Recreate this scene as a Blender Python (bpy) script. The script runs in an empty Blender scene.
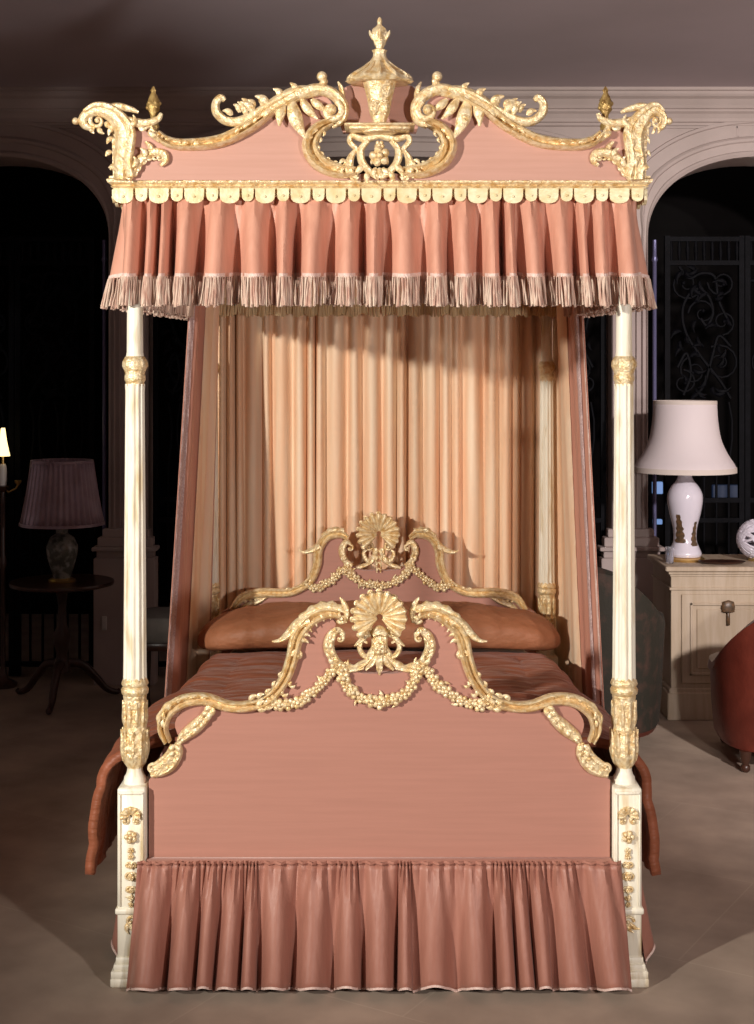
import bpy, math, random
from mathutils import Vector, Matrix, noise
from mathutils.geometry import tessellate_polygon
random.seed(7)
PI = math.pi
C = bpy.context.scene.collection
F = 1416.0; CD = 4.39; CX = -0.00775; EYE = 1.87     # focal length in pixels, camera distance to the front posts

def X_(px, Y): return CX + (px - 377) * (Y + CD) / F
def Z_(py, Y): return EYE - (py - 373) * (Y + CD) / F
def S_(Y): return (Y + CD) / F
S = S_(0)

# ------------------------------------------------------------------ mesh collector
class MB:
    def __init__(s): s.v = []; s.f = []; s.mi = []; s.cur = 0
    def add(s, vs, fs):
        o = len(s.v); s.v += [tuple(v) for v in vs]
        for f in fs: s.f.append([o + i for i in f]); s.mi.append(s.cur)
    def box(s, x0, x1, y0, y1, z0, z1, t=0.0):
        # chamfered box (t = chamfer on vertical edges and top rim)
        if t <= 0:
            vs = [(x, y, z) for z in (z0, z1) for (x, y) in ((x0, y0), (x1, y0), (x1, y1), (x0, y1))]
            s.add(vs, [(3,2,1,0), (4,5,6,7), (0,1,5,4), (1,2,6,5), (2,3,7,6), (3,0,4,7)]); return
        def ring(a, z):
            X0, X1, Y0, Y1 = x0 + a, x1 - a, y0 + a, y1 - a
            return [(X0+t, Y0, z), (X1-t, Y0, z), (X1, Y0+t, z), (X1, Y1-t, z), (X1-t, Y1, z), (X0+t, Y1, z), (X0, Y1-t, z), (X0, Y0+t, z)]
        s.loft([ring(t, z0), ring(0, z0 + t), ring(0, z1 - t), ring(t, z1)], caps=True)
    def loft(s, rings, caps=False, closed=True):
        n = len(rings[0]); vs = [p for r in rings for p in r]; fs = []
        for i in range(len(rings) - 1):
            for j in range(n if closed else n - 1):
                k = (j + 1) % n
                fs.append((i*n + j, i*n + k, (i+1)*n + k, (i+1)*n + j))
        if caps:
            fs.append(tuple(range(n - 1, -1, -1))); fs.append(tuple((len(rings)-1)*n + j for j in range(n)))
        s.add(vs, fs)
    def lathe(s, cx, cy, prof, n=24, fl=None, caps=True, sx=1, sy=1, a0=0):
        rings = []
        for (r, z) in prof:
            ring = []
            for j in range(n):
                a = 2*PI*j/n + a0; q = r
                if fl: q = r * fl(a, z)
                ring.append((cx + q*math.cos(a)*sx, cy + q*math.sin(a)*sy, z))
            rings.append(ring)
        s.loft(rings, caps)
    def sphere(s, c, r, n=8, m=6):
        rx, ry, rz = r if isinstance(r, tuple) else (r, r, r)
        rings = []
        for i in range(1, m):
            a = PI*i/m
            rings.append([(c[0] + rx*math.sin(a)*math.cos(2*PI*j/n), c[1] + ry*math.sin(a)*math.sin(2*PI*j/n), c[2] - rz*math.cos(a)) for j in range(n)])
        vs = [(c[0], c[1], c[2]-rz)] + [p for r_ in rings for p in r_] + [(c[0], c[1], c[2]+rz)]
        fs = []
        for j in range(n):
            k = (j+1) % n
            fs.append((0, 1+k, 1+j))
            for i in range(m-2): fs.append((1+i*n+j, 1+i*n+k, 1+(i+1)*n+k, 1+(i+1)*n+j))
            fs.append((1+(m-2)*n+j, 1+(m-2)*n+k, len(vs)-1))
        s.add(vs, fs)
    def tube(s, pts, rad, n=8, flat=None):
        # 3D tube; rad number or list; parallel-ish frames
        pts = [Vector(p) for p in pts]; N = len(pts)
        if not isinstance(rad, (list, tuple)): rad = [rad]*N
        rings = []; up = Vector((0, 0, 1)); prev = None
        for i, p in enumerate(pts):
            t = (pts[min(i+1, N-1)] - pts[max(i-1, 0)])
            if t.length < 1e-9: t = Vector((0, 0, 1))
            t.normalize()
            if prev is None:
                u = t.cross(Vector((0, 1, 0)))
                if u.length < .1: u = t.cross(Vector((1, 0, 0)))
            else: u = prev - t * prev.dot(t)
            u.normalize(); prev = u; w = t.cross(u)
            rings.append([p + (u*math.cos(2*PI*j/n) + w*math.sin(2*PI*j/n)) * rad[i] for j in range(n)])
        s.loft(rings, caps=True)
    def build(s, name, mat, parent=None, smooth=True, mods=None, off=None):
        me = bpy.data.meshes.new(name)
        o_ = Vector(parent_loc(parent)) if off is None else Vector(off)
        me.from_pydata([tuple(Vector(v) - o_) for v in s.v], [], s.f)
        mats = mat if isinstance(mat, (list, tuple)) else [mat]
        for m in mats: me.materials.append(m)
        for p, mi in zip(me.polygons, s.mi): p.use_smooth = smooth; p.material_index = mi
        me.update()
        ob = bpy.data.objects.new(name, me); C.objects.link(ob)
        if parent: ob.parent = parent
        elif off is not None: ob.location = off
        if smooth == 'auto' or smooth is True:
            try: me.set_sharp_from_angle(angle=math.radians(50))
            except Exception: pass
        return ob
def parent_loc(p):
    v = Vector((0, 0, 0))
    while p is not None: v += Vector(p.location); p = p.parent
    return v
def tag(o, label, cat, group=None, kind=None):
    o['label'] = label; o['category'] = cat
    if group: o['group'] = group
    if kind: o['kind'] = kind
    return o
def thing(name, label, cat, loc, group=None, kind=None):
    o = bpy.data.objects.new(name, None); C.objects.link(o); o.location = loc; o.empty_display_size = .1
    return tag(o, label, cat, group, kind)
def struct(o): o['kind'] = 'structure'; return o

def cr(pts, n=8):
    # Catmull-Rom resample of tuples of any dimension
    P = [tuple(map(float, p)) for p in pts]
    P = [tuple(2*a - b for a, b in zip(P[0], P[1]))] + P + [tuple(2*a - b for a, b in zip(P[-1], P[-2]))]
    out = []
    for i in range(1, len(P) - 2):
        for k in range(n):
            t = k / n
            out.append(tuple(.5*((2*b) + (-a + c)*t + (2*a - 5*b + 4*c - d)*t*t + (-a + 3*b - 3*c + d)*t**3) for a, b, c, d in zip(P[i-1], P[i], P[i+1], P[i+2])))
    out.append(P[-2]); return out

# ------------------------------------------------------------------ materials
def mat(name, col, rough=.6, metal=0, var=None, scale=20, bump=0, bscale=80, stretch=(1, 1, 1), sheen=0, coat=0, spec=.5, var_lo=.35, var_hi=.65, trans=0, emit=None, es=0, wave=None, detail=4):
    m = bpy.data.materials.new(name); m.use_nodes = True; nt = m.node_tree; N = nt.nodes; L = nt.links
    b = N['Principled BSDF']
    b.inputs['Base Color'].default_value = (*col, 1); b.inputs['Roughness'].default_value = rough; b.inputs['Metallic'].default_value = metal
    b.inputs['Specular IOR Level'].default_value = spec
    if sheen: b.inputs['Sheen Weight'].default_value = sheen; b.inputs['Sheen Roughness'].default_value = .4; b.inputs['Sheen Tint'].default_value = (1, .8, .75, 1)
    if coat: b.inputs['Coat Weight'].default_value = coat
    tc = N.new('ShaderNodeTexCoord'); mp = N.new('ShaderNodeMapping'); mp.inputs['Scale'].default_value = stretch
    L.new(tc.outputs['Object'], mp.inputs['Vector'])
    nz = N.new('ShaderNodeTexNoise'); nz.inputs['Scale'].default_value = scale; nz.inputs['Detail'].default_value = detail
    L.new(mp.outputs[0], nz.inputs['Vector'])
    if var:
        r = N.new('ShaderNodeValToRGB'); e = r.color_ramp.elements
        e[0].position = var_lo; e[0].color = (*col, 1); e[1].position = var_hi; e[1].color = (*var, 1)
        L.new(nz.outputs['Fac'], r.inputs['Fac']); L.new(r.outputs['Color'], b.inputs['Base Color'])
    if bump:
        n2 = N.new('ShaderNodeTexNoise'); n2.inputs['Scale'].default_value = bscale; n2.inputs['Detail'].default_value = 3
        L.new(mp.outputs[0], n2.inputs['Vector'])
        bp = N.new('ShaderNodeBump'); bp.inputs['Strength'].default_value = bump; bp.inputs['Distance'].default_value = .01
        L.new(n2.outputs['Fac'], bp.inputs['Height']); L.new(bp.outputs['Normal'], b.inputs['Normal'])
    if trans:
        tr = N.new('ShaderNodeBsdfTranslucent'); tr.inputs['Color'].default_value = (*(var or col), 1)
        mx = N.new('ShaderNodeMixShader'); mx.inputs[0].default_value = trans
        out = N['Material Output']; L.new(b.outputs[0], mx.inputs[1]); L.new(tr.outputs[0], mx.inputs[2]); L.new(mx.outputs[0], out.inputs['Surface'])
    if emit: b.inputs['Emission Color'].default_value = (*emit, 1); b.inputs['Emission Strength'].default_value = es
    return m
M = {}
M['gilt'] = mat('worn_gilding', (.66, .42, .16), .34, .35, (.88, .73, .47), 60, .5, 120, var_lo=.30, var_hi=.62)
M['giltdark'] = mat('dark_gilding', (.30, .17, .05), .4, .5, (.55, .38, .14), 40, .4, 90)
M['cream'] = mat('cream_paint', (.86, .80, .66), .45, 0, (.58, .43, .22), 34, .2, 70, stretch=(1, 1, .16), var_lo=.50, var_hi=.74)
M['silk'] = mat('rose_silk', (.39, .178, .13), .62, 0, (.415, .19, .14), 9, .06, 60, stretch=(.4, 1, 9), sheen=.25)
M['crestsilk'] = mat('pediment_rose_silk', (.50, .265, .20), .62, 0, (.53, .285, .22), 9, .08, 60, stretch=(.4, 1, 9), sheen=.2)
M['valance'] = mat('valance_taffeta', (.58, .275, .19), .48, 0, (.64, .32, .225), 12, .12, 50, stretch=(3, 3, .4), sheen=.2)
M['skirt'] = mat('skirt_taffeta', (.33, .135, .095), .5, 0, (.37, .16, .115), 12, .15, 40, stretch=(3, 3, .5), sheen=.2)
M['braid'] = mat('pale_braid', (.80, .62, .54), .7, 0, (.70, .48, .42), 120, .4, 200)
M['fringe'] = mat('twisted_fringe', (.50, .29, .22), .7, 0, (.76, .60, .48), 60, .3, 150, stretch=(1, 1, .15))
M['fringe2'] = mat('buff_fringe', (.58, .42, .22), .75, 0, (.72, .56, .34), 60, .3, 150, stretch=(1, 1, .15))
M['peach'] = mat('peach_lining', (.92, .58, .36), .6, 0, (.97, .76, .55), 5, .06, 40, stretch=(4, 4, .25), trans=.12, sheen=.1)
M['curtain'] = mat('rose_curtain_silk', (.52, .23, .165), .55, 0, (.58, .28, .20), 6, .1, 40, stretch=(5, 5, .3), sheen=.25)
M['lace'] = mat('lace_galloon', (.52, .34, .32), .8, 0, (.70, .54, .52), 140, .5, 200)
M['quilt'] = mat('copper_satin', (.25, .075, .034), .5, 0, (.32, .10, .05), 8, .5, 26, stretch=(.35, 3, 3), spec=.35, sheen=.12)
M['bolster'] = mat('copper_satin_bolster', (.30, .115, .052), .55, 0, (.36, .145, .072), 6, .6, 14, stretch=(1.5, 3, 3), spec=.3)
M['mattress'] = mat('mattress_ticking', (.6, .5, .42), .9)
M['stone'] = mat('painted_stonework', (.42, .345, .32), .8, 0, (.48, .395, .37), 3, .08, 30)
M['ceil'] = mat('ceiling_plaster', (.50, .43, .46), .9, 0, (.54, .465, .50), 1.5, .03, 20)
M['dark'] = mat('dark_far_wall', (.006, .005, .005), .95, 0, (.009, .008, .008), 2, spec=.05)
M['iron'] = mat('black_wrought_iron', (.002, .002, .003), .6, 0, (.004, .004, .006), 30, .2, 120, spec=.08)
M['pine'] = mat('limed_pine', (.46, .36, .25), .6, 0, (.54, .44, .33), 6, .1, 60, stretch=(6, 1, .6))
M['porc'] = mat('white_porcelain', (.74, .70, .78), .15, 0, coat=.5)
M['shade'] = mat('cream_lampshade', (.80, .72, .73), .7, 0, (.84, .76, .76), 3, .05, 200, trans=.15)
M['lilac'] = mat('lilac_pleated_silk', (.28, .19, .22), .3, 0, (.38, .28, .34), 10, .1, 60, sheen=.3)
M['floral'] = mat('brown_painted_motif', (.17, .09, .04), .4, 0, (.07, .05, .03), 60)
M['brass'] = mat('brass', (.75, .50, .18), .3, .9)
M['mahog'] = mat('dark_mahogany', (.035, .014, .009), .35, 0, (.06, .022, .012), 12, 0, 10, stretch=(1, 1, .2), coat=.2)
M['leather'] = mat('oxblood_leather', (.11, .020, .012), .36, 0, (.15, .03, .018), 9, .15, 60)
M['tapestry'] = mat('dark_tapestry', (.020, .017, .010), .8, 0, (.06, .03, .02), 16, .2, 90, var_lo=.5, var_hi=.75)
M['darkred'] = mat('dark_red_leather', (.075, .020, .013), .4, 0, (.10, .028, .018), 10, .1, 60)
M['glass'] = mat('clear_glass', (.9, .9, .95), .05); M['glass'].node_tree.nodes['Principled BSDF'].inputs['Transmission Weight'].default_value = .9
M['flame'] = mat('lit_candle_shade', (.9, .75, .4), .6, emit=(1, .78, .35), es=2.0)
M['sky'] = mat('dusk_window_light', (.1, .15, .3), .5, emit=(.25, .45, .9), es=.45)
M['white'] = mat('white_plastic', (.7, .66, .62), .5)
M['greenvase'] = mat('mottled_green_vase', (.10, .11, .09), .2, 0, (.30, .30, .27), 22, coat=.4, var_lo=.45, var_hi=.6)
M['grey'] = mat('grey_upholstery', (.12, .105, .09), .8, 0, (.15, .13, .115), 14, .1, 70)

def floor_mat():
    m = bpy.data.materials.new('stone_floor'); m.use_nodes = True; nt = m.node_tree; N = nt.nodes; L = nt.links; b = N['Principled BSDF']
    tc = N.new('ShaderNodeTexCoord'); mp = N.new('ShaderNodeMapping'); mp.inputs['Rotation'].default_value = (0, 0, .55); mp.inputs['Location'].default_value = (.35, .2, 0)
    L.new(tc.outputs['Object'], mp.inputs[0])
    br = N.new('ShaderNodeTexBrick'); br.offset = .5; br.inputs['Scale'].default_value = 1; br.inputs['Brick Width'].default_value = 1.1; br.inputs['Row Height'].default_value = .8
    br.inputs['Mortar Size'].default_value = .004; br.inputs['Mortar Smooth'].default_value = .6
    br.inputs['Color1'].default_value = (.41, .32, .25, 1); br.inputs['Color2'].default_value = (.435, .345, .27, 1); br.inputs['Mortar'].default_value = (.46, .365, .285, 1)
    L.new(mp.outputs[0], br.inputs['Vector'])
    nz = N.new('ShaderNodeTexNoise'); nz.inputs['Scale'].default_value = 3.5; nz.inputs['Detail'].default_value = 8; L.new(mp.outputs[0], nz.inputs['Vector'])
    r = N.new('ShaderNodeValToRGB'); r.color_ramp.elements[0].position = .3; r.color_ramp.elements[0].color = (.72, .72, .72, 1); r.color_ramp.elements[1].position = .7; r.color_ramp.elements[1].color = (1.12, 1.12, 1.12, 1)
    L.new(nz.outputs['Fac'], r.inputs[0])
    mx = N.new('ShaderNodeMix'); mx.data_type = 'RGBA'; mx.blend_type = 'MULTIPLY'; mx.inputs[0].default_value = 1
    L.new(br.outputs['Color'], mx.inputs[6]); L.new(r.outputs[0], mx.inputs[7]); L.new(mx.outputs[2], b.inputs['Base Color'])
    b.inputs['Roughness'].default_value = .7; b.inputs['Specular IOR Level'].default_value = .25
    return m
M['floor'] = floor_mat()

# ------------------------------------------------------------------ carved-relief helpers: px coordinates on an upright plane at depth Y
class Plane_:
    def __init__(s, Y, sgn=1): s.Y = Y; s.k = S_(Y); s.c = 377 - CX/ s.k; s.sgn = sgn; s.sq = 1      # sgn -1 mirrors about the bed's centre line
    def __call__(s, px, py, v=0):      # v metres towards the viewer
        if s.sq != 1 and px < 114: px = 114 - (114 - px)*s.sq
        return Vector((s.sgn * (px - s.c) * s.k, s.Y - v, EYE - (py - 373) * s.k))
def carve(mb, P, pts, r, dz=.9, v=0, n=12, sub=6, bead=0):
    """solid carved rib along px points with (px,py[,v]) and radii in px; dz = relief / half-width"""
    L_ = len(pts); r = r if isinstance(r, (list, tuple)) else [r]*L_
    q = cr([(p[0], p[1], (p[2] if len(p) > 2 else 0), rr) for p, rr in zip(pts, r)], sub)
    rings = []; N = len(q)
    for i, (x, y, vv, rr) in enumerate(q):
        a = q[max(i-1, 0)]; b = q[min(i+1, N-1)]; tx, ty = b[0]-a[0], b[1]-a[1]; l = math.hypot(tx, ty) or 1; nx, ny = -ty/l, tx/l
        rr = max(rr, .15)
        if bead: rr *= 1 + .22*math.sin(i*bead)
        ring = []
        for j in range(n):
            t = 2*PI*j/n; g = 1 - (.34 if n >= 10 and abs(math.sin(t)-1) < .02 else 0)
            ring.append(P(x + nx*rr*math.cos(t), y + ny*rr*math.cos(t), v + vv*P.k + rr*P.k*dz*g*math.sin(t)))
        rings.append(ring)
    mb.loft(rings, caps=True)
def rail(mb, P, pts, w, h=.028, v=0, sub=8):
    """double-ribbed moulding, w = half-width in px (list or number), h relief in metres"""
    w = w if isinstance(w, (list, tuple)) else [w]*len(pts)
    prof = [(-1, -.3), (-1, .35), (-.88, .85), (-.64, 1.05), (-.40, .8), (-.24, .15), (-.05, -.05), (.10, .1), (.26, .85), (.52, 1.3), (.82, 1.0), (1, .4), (1, -.3)]
    q = cr([(p[0], p[1], ww) for p, ww in zip(pts, w)], sub); rings = []; N = len(q)
    for i, (x, y, ww) in enumerate(q):
        a = q[max(i-1, 0)]; b = q[min(i+1, N-1)]; tx, ty = b[0]-a[0], b[1]-a[1]; l = math.hypot(tx, ty) or 1; nx, ny = -ty/l, tx/l
        rings.append([P(x + nx*ww*u, y + ny*ww*u, v + h*g) for (u, g) in prof])
    mb.loft(rings, caps=True)
def leaf(mb, P, x, y, ang, ln, w, v=0, curl=.35, dz=.6):
    """single acanthus lobe: base at (x, y), pointing to ang (degrees, 0 = right, 90 = up), curling"""
    pts = []; a = math.radians(ang); cx_, cy_ = x, y
    for i in range(5):
        pts.append((cx_, cy_, [0, .25, .4, .3, .6][i]*w)); cx_ += math.cos(a)*ln/4; cy_ -= math.sin(a)*ln/4; a += curl
    carve(mb, P, pts, [w*.5, w*.95, w, w*.62, w*.2], dz, v, n=8, sub=3)
def fronds(mb, P, pts, ln, w, n, v=0, spread=55, sides=(1, -1), curl=.35, taper=.4):
    q = cr(pts, 10); N = len(q)
    for i in range(n):
        t = i/(n-1) if n > 1 else 0; k = int(t*(N-2)); a = q[k]; b = q[k+1]
        ang = math.degrees(math.atan2(-(b[1]-a[1]), b[0]-a[0])); s_ = 1 - taper*t
        for sd in sides: leaf(mb, P, a[0], a[1], ang + sd*spread, ln*s_, w*s_, v, curl=-sd*curl)
def blossom(mb, P, x, y, r, v=0):
    a0 = random.random()*2
    for k in range(5):
        a = a0 + 2*PI*k/5; c = P(x + r*.62*math.cos(a), y + r*.62*math.sin(a), v + r*P.k*.4)
        mb.sphere(c, r*P.k*.46, 7, 5)
    mb.sphere(P(x, y, v + r*P.k*.75), r*P.k*.38, 7, 5)
def garland(mb, P, pts, r, step, v=0):
    q = cr(pts, 16); acc = step
    carve(mb, P, pts, r*.45, 1, v, n=6, sub=5)
    for a, b in zip(q, q[1:]):
        acc += math.hypot(b[0]-a[0], b[1]-a[1])
        if acc >= step:
            acc = 0; blossom(mb, P, b[0] + random.uniform(-1, 1), b[1] + random.uniform(-1, 1), r*random.uniform(.85, 1.15), v)
            leaf(mb, P, b[0], b[1], random.uniform(0, 360), r*1.9, r*.32, v)
def volute(mb, P, cx_, cy_, r, a0, turns, w, dirn=1, v=0, shrink=.85):
    pts = []; n = max(8, int(turns*10)); rr = []
    for i in range(n+1):
        t = i/n; a = math.radians(a0) + dirn*turns*2*PI*t; q = r*(1 - shrink*t)
        pts.append((cx_ + q*math.cos(a), cy_ - q*math.sin(a), t*w*.8)); rr.append(w*(1 - .45*t))
    carve(mb, P, pts, rr, .9, v, n=8, sub=2); mb.sphere(P(cx_, cy_, v + w*P.k), w*P.k*1.1, 8, 6)
def shell(mb, P, cx_, cy_, R, v=0, n=11, a_from=-25, a_to=205, frill=True, ry=1.0):
    """scallop shell: flared flutes with rolled rim"""
    ns = n*8; nr = 9; rows = []
    for i in range(nr+1):
        t = .12 + .88*i/nr; row = []
        for j in range(ns+1):
            u = j/ns; a = math.radians(a_from + (a_to-a_from)*u); fl = abs(math.sin(PI*n*u))
            q = R*t*(1 + .07*(fl-.5)*t)
            dep = (.012 + .030*math.sin(PI*.62*t) + .014*t*(fl - .4)) * R*P.k/.08
            row.append(P(cx_ + q*math.cos(a), cy_ - q*math.sin(a)*ry, v + dep))
        rows.append(row)
    back = [[Vector((p.x, P.Y - v + .004, p.z)) for p in r] for r in rows]
    mb.loft(rows, closed=False); mb.loft(back[::-1], closed=False)
    mb.loft([rows[-1], back[-1]], closed=False)
    mb.loft([[r[0] for r in rows], [r[0] for r in back]], closed=False); mb.loft([[r[-1] for r in back], [r[-1] for r in rows]], closed=False)
    if frill:
        for k in range(n):
            u = (k+.5)/n; a = math.radians(a_from + (a_to-a_from)*u)
            x, y = cx_ + R*1.02*math.cos(a), cy_ - R*1.02*math.sin(a)*ry
            volute(mb, P, x, y, R*.11, math.degrees(a)+90, .8, R*.055, 1 if a < PI/2 else -1, v + .022*R*P.k/.08)
def panel(name, P, outline, thick, m, parent, bulge=0.0, smooth=False):
    """solid upright panel from a px outline"""
    pts = [P(x, y, 0) for x, y in outline]
    tri = tessellate_polygon([[Vector((p.x, p.z, 0)) for p in pts]])
    mb = MB(); n = len(pts)
    fr = [Vector((p.x, P.Y - thick/2, p.z)) for p in pts]; bk = [Vector((p.x, P.Y + thick/2, p.z)) for p in pts]
    area = sum(pts[i].x*pts[(i+1) % n].z - pts[(i+1) % n].x*pts[i].z for i in range(n))
    fs = []
    for t in tri:
        a, b, c = [pts[i] for i in t]; s_ = (b.x-a.x)*(c.z-a.z) - (c.x-a.x)*(b.z-a.z)
        t = tuple(t) if s_ > 0 else tuple(reversed(t))
        fs.append(t); fs.append(tuple(n + i for i in reversed(t)))
    for i in range(n):
        k = (i+1) % n; q = (i, n+i, n+k, k)
        fs.append(q if area > 0 else tuple(reversed(q)))
    mb.add(fr + bk, fs); return mb.build(name, m, parent, smooth=smooth)
def mir(pts, c): return [(2*c - p[0],) + tuple(p[1:]) for p in pts]

# ================================================================== THE BED
D = 2.0; HW = 244.5*S
bed = thing('canopy_bed', 'gilt and cream four-poster bed with rose silk footboard, pediment and pleated valance', 'bed', (0, 1, 0))

# ---- posts -------------------------------------------------------
def make_post(sx, Y, front):
    k = S; cx_ = sx*HW
    z = lambda y: EYE - (y-373)*k
    def fl(a, zz): return 1 + .055*math.cos(a*12) - .03
    mb = MB()
    # plain upper shaft, then the fluted shaft
    mb.lathe(cx_, Y, [(8*k, z(203)), (7.8*k, z(300)), (8.2*k, z(352)), (9.5*k, z(360))], 24)
    mb.lathe(cx_, Y, [(9.8*k, z(384)), (9.4*k, z(392)), (9.8*k, z(450)), (10.6*k, z(560)), (11.3*k, z(660)), (11.6*k, z(679))], 96, fl=fl)
    post = mb.build('bedpost', M['cream'], bed)
    g = MB()
    g.lathe(cx_, Y, [(8.4*k, z(356)), (10*k, z(357)), (12.2*k, z(362)), (12.4*k, z(366)), (10.5*k, z(371)), (9.6*k, z(374)), (10.4*k, z(376)), (10.4*k, z(380)), (9.2*k, z(382)), (9.2*k, z(386))], 28,
            fl=lambda a, zz: 1 + (.07*math.cos(a*9) if z(370) < zz < z(358) else 0))
    g.build('gilt_collar', M['gilt'], post)
    g = MB()
    g.lathe(cx_, Y, [(11*k, z(677)), (12.6*k, z(680)), (13.6*k, z(683)), (12*k, z(686)), (13.8*k, z(689)), (13.2*k, z(693)), (11*k, z(695))], 28)
    g.build('lower_ring', M['gilt'], post)
    # acanthus vase
    g = MB()
    def av(a, zz):
        return 1 + .10*abs(math.sin(a*4 + (0 if zz > z(730) else PI/2))) + .04*math.sin(zz*240)
    prof = [(10.4*k, z(694)), (10.8*k, z(702)), (10.2*k, z(712)), (10.4*k, z(722)), (11.2*k, z(732)), (12.2*k, z(742)), (12.4*k, z(750)), (11.6*k, z(758)), (9*k, z(764)), (7.6*k, z(767))]
    pr = [p[:2] for p in cr(prof, 4)]
    g.lathe(cx_, Y, pr, 48, fl=av)
    P = Plane_(Y); sgn = P.c + sx*244.5
    for j in range(10):          # raised leaf tips standing out of the vase
        a = 2*PI*j/10
        for (yt, yb, rr) in ((700, 728, 10.6), (728, 760, 12.2)):
            a2 = a + (PI/10 if yt > 710 else 0)
            pts = [Vector((cx_ + math.cos(a2)*(rr + o)*k, Y + math.sin(a2)*(rr + o)*k, z(yy))) for yy, o in ((yb, -.4), ((yb*2+yt)/3, .5), ((yb+yt*2)/3, .4), (yt, 1.7))]
            g.tube([Vector(p) for p in cr([tuple(p) for p in pts], 3)], [v*k for v in (.6, 1.3, 1.8, 2.1, 2.2, 2.1, 1.9, 1.6, 1.2, .6)], 6)
    g.build('acanthus_vase', M['gilt'], post)
    g = MB()
    g.lathe(cx_, Y, [(7.6*k, z(766)), (7.8*k, z(770)), (9*k, z(774)), (10.6*k, z(776)), (11*k, z(779)), (11.4*k, z(782.6))], 28)
    g.build('post_foot', M['cream'], post)
    # square plinth leg
    g = MB(); w = .0425; d = .068
    g.box(cx_-w, cx_+w, Y-d, Y+d, z(958)-.004, z(782), .004)
    g.box(cx_-w-.006, cx_+w+.006, Y-d-.006, Y+d+.006, z(906), z(900), .003)
    for i, (e, ya, yb) in enumerate(((.004, 955, 948), (.010, 961, 954.5), (.017, 968, 960.5))):
        g.box(cx_-w-e, cx_+w+e, Y-d-e, Y+d+e, z(ya), z(yb), .002)
    g.box(cx_-w-.019, cx_+w+.019, Y-d-.019, Y+d+.019, 0, z(967), .004)
    # sunk-panel fillets on front face
    if front:
        f0 = Y-d
        g.box(cx_-w+.004, cx_-w+.011, f0-.006, f0+.004, z(898), z(786), .002); g.box(cx_+w-.011, cx_+w-.004, f0-.006, f0+.004, z(898), z(786), .002)
        g.box(cx_-w+.004, cx_+w-.004, f0-.006, f0+.004, z(788), z(785), .002)
    pl = g.build('plinth_leg', M['cream'], post)
    if front:
        PF = Plane_(Y-d-.001); c = PF.c + cx_/PF.k; g = MB()
        zz = lambda y: y + (y-373)*0.016
        shell(g, PF, c, zz(808), 9.6, 0, 7, -30, 210, True, .85)
        for sd in (-1, 1): volute(g, PF, c + sd*6, zz(814), 4, 90, 1, 1.6, sd)
        g.build('carved_shell', M['gilt'], post); g = MB()
        blossom(g, PF, c, zz(829), 6.4); g.build('rosette', M['gilt'], post); g = MB()
        for yy in (843, 849): blossom(g, PF, c, zz(yy), 3.2)
        for yy, r_ in ((858, 4.8), (869, 6.2), (882, 4.8)):
            volute(g, PF, c-2.5, zz(yy), r_*.8, 0, 1.0, 1.3, 1); volute(g, PF, c+2.5, zz(yy), r_*.8, 180, 1.0, 1.3, -1); blossom(g, PF, c, zz(yy), r_*.55, .004)
        for sd in (-1, 1): leaf(g, PF, c, zz(892), 90 - sd*30, 7, 1.6)
        for yy in (890, 896): blossom(g, PF, c, zz(yy), 2.8)
        g.build('carved_drop', M['gilt'], post); g = MB()
        for sd in (-1, 0, 1): leaf(g, PF, c + sd*2.5, zz(914), -90 + sd*28, 12, 2.2)
        volute(g, PF, c, zz(913), 6, 0, 1.1, 1.7, 1)
        g.build('carved_tassel', M['gilt'], post)
    return post
for sx in (-1, 1):
    make_post(sx, 0, True); make_post(sx, D, False)

# ---- footboard ---------------------------------------------------
PB = Plane_(-.012)
c = 379.5
half = [(150, 900), (150, 778), (163, 770), (176, 752), (180, 738), (176, 722), (184, 708), (200, 702), (226, 709), (247, 709), (268, 702), (285, 682), (292, 660), (297, 640), (308, 624), (324, 616), (336, 622), (330, 634), (329, 650), (335, 664), (350, 669), (365, 672), (379.5, 672)]
out_l = half[:2] + [p[:2] for p in cr(half[2:], 4)]
outline = out_l + [(2*c - x, y) for x, y in reversed(out_l[:-1])]
foot = panel('footboard', PB, outline, .045, M['silk'], bed)

def board_carving(parent, Y, left, k):
    """left(px list dict) carved for both sides of a board"""
    for sg in (1, -1):
        mould = MB(); fol = MB(); gar = MB()
        P = Plane_(Y, sg); V = 0
        rail(mould, P, left['rail'], left['railw'], .020*k, V)
        for pts, r in left['ribs']: carve(mould, P, pts, r, .75, V + .006*k)
        for pts, r, bd in left['leaves']: carve(fol, P, pts, r, .8, V + .006*k, bead=bd)
        for pts, ln, w, n, spread, sides in left['fronds']: fronds(fol, P, pts, ln, w, n, V + .016*k, spread, sides)
        for (x, y, r, a0, t, w, d_) in left['vol']: volute(fol, P, x, y, r, a0, t, w, d_, V + .008*k)
        for pts, r, st in left['gar']: garland(gar, P, pts, r, st, V + .004*k)
        mould.build('moulding', M['gilt'], parent); fol.build('carved_foliage', M['gilt'], parent); gar.build('flower_garland', M['gilt'], parent)

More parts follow.
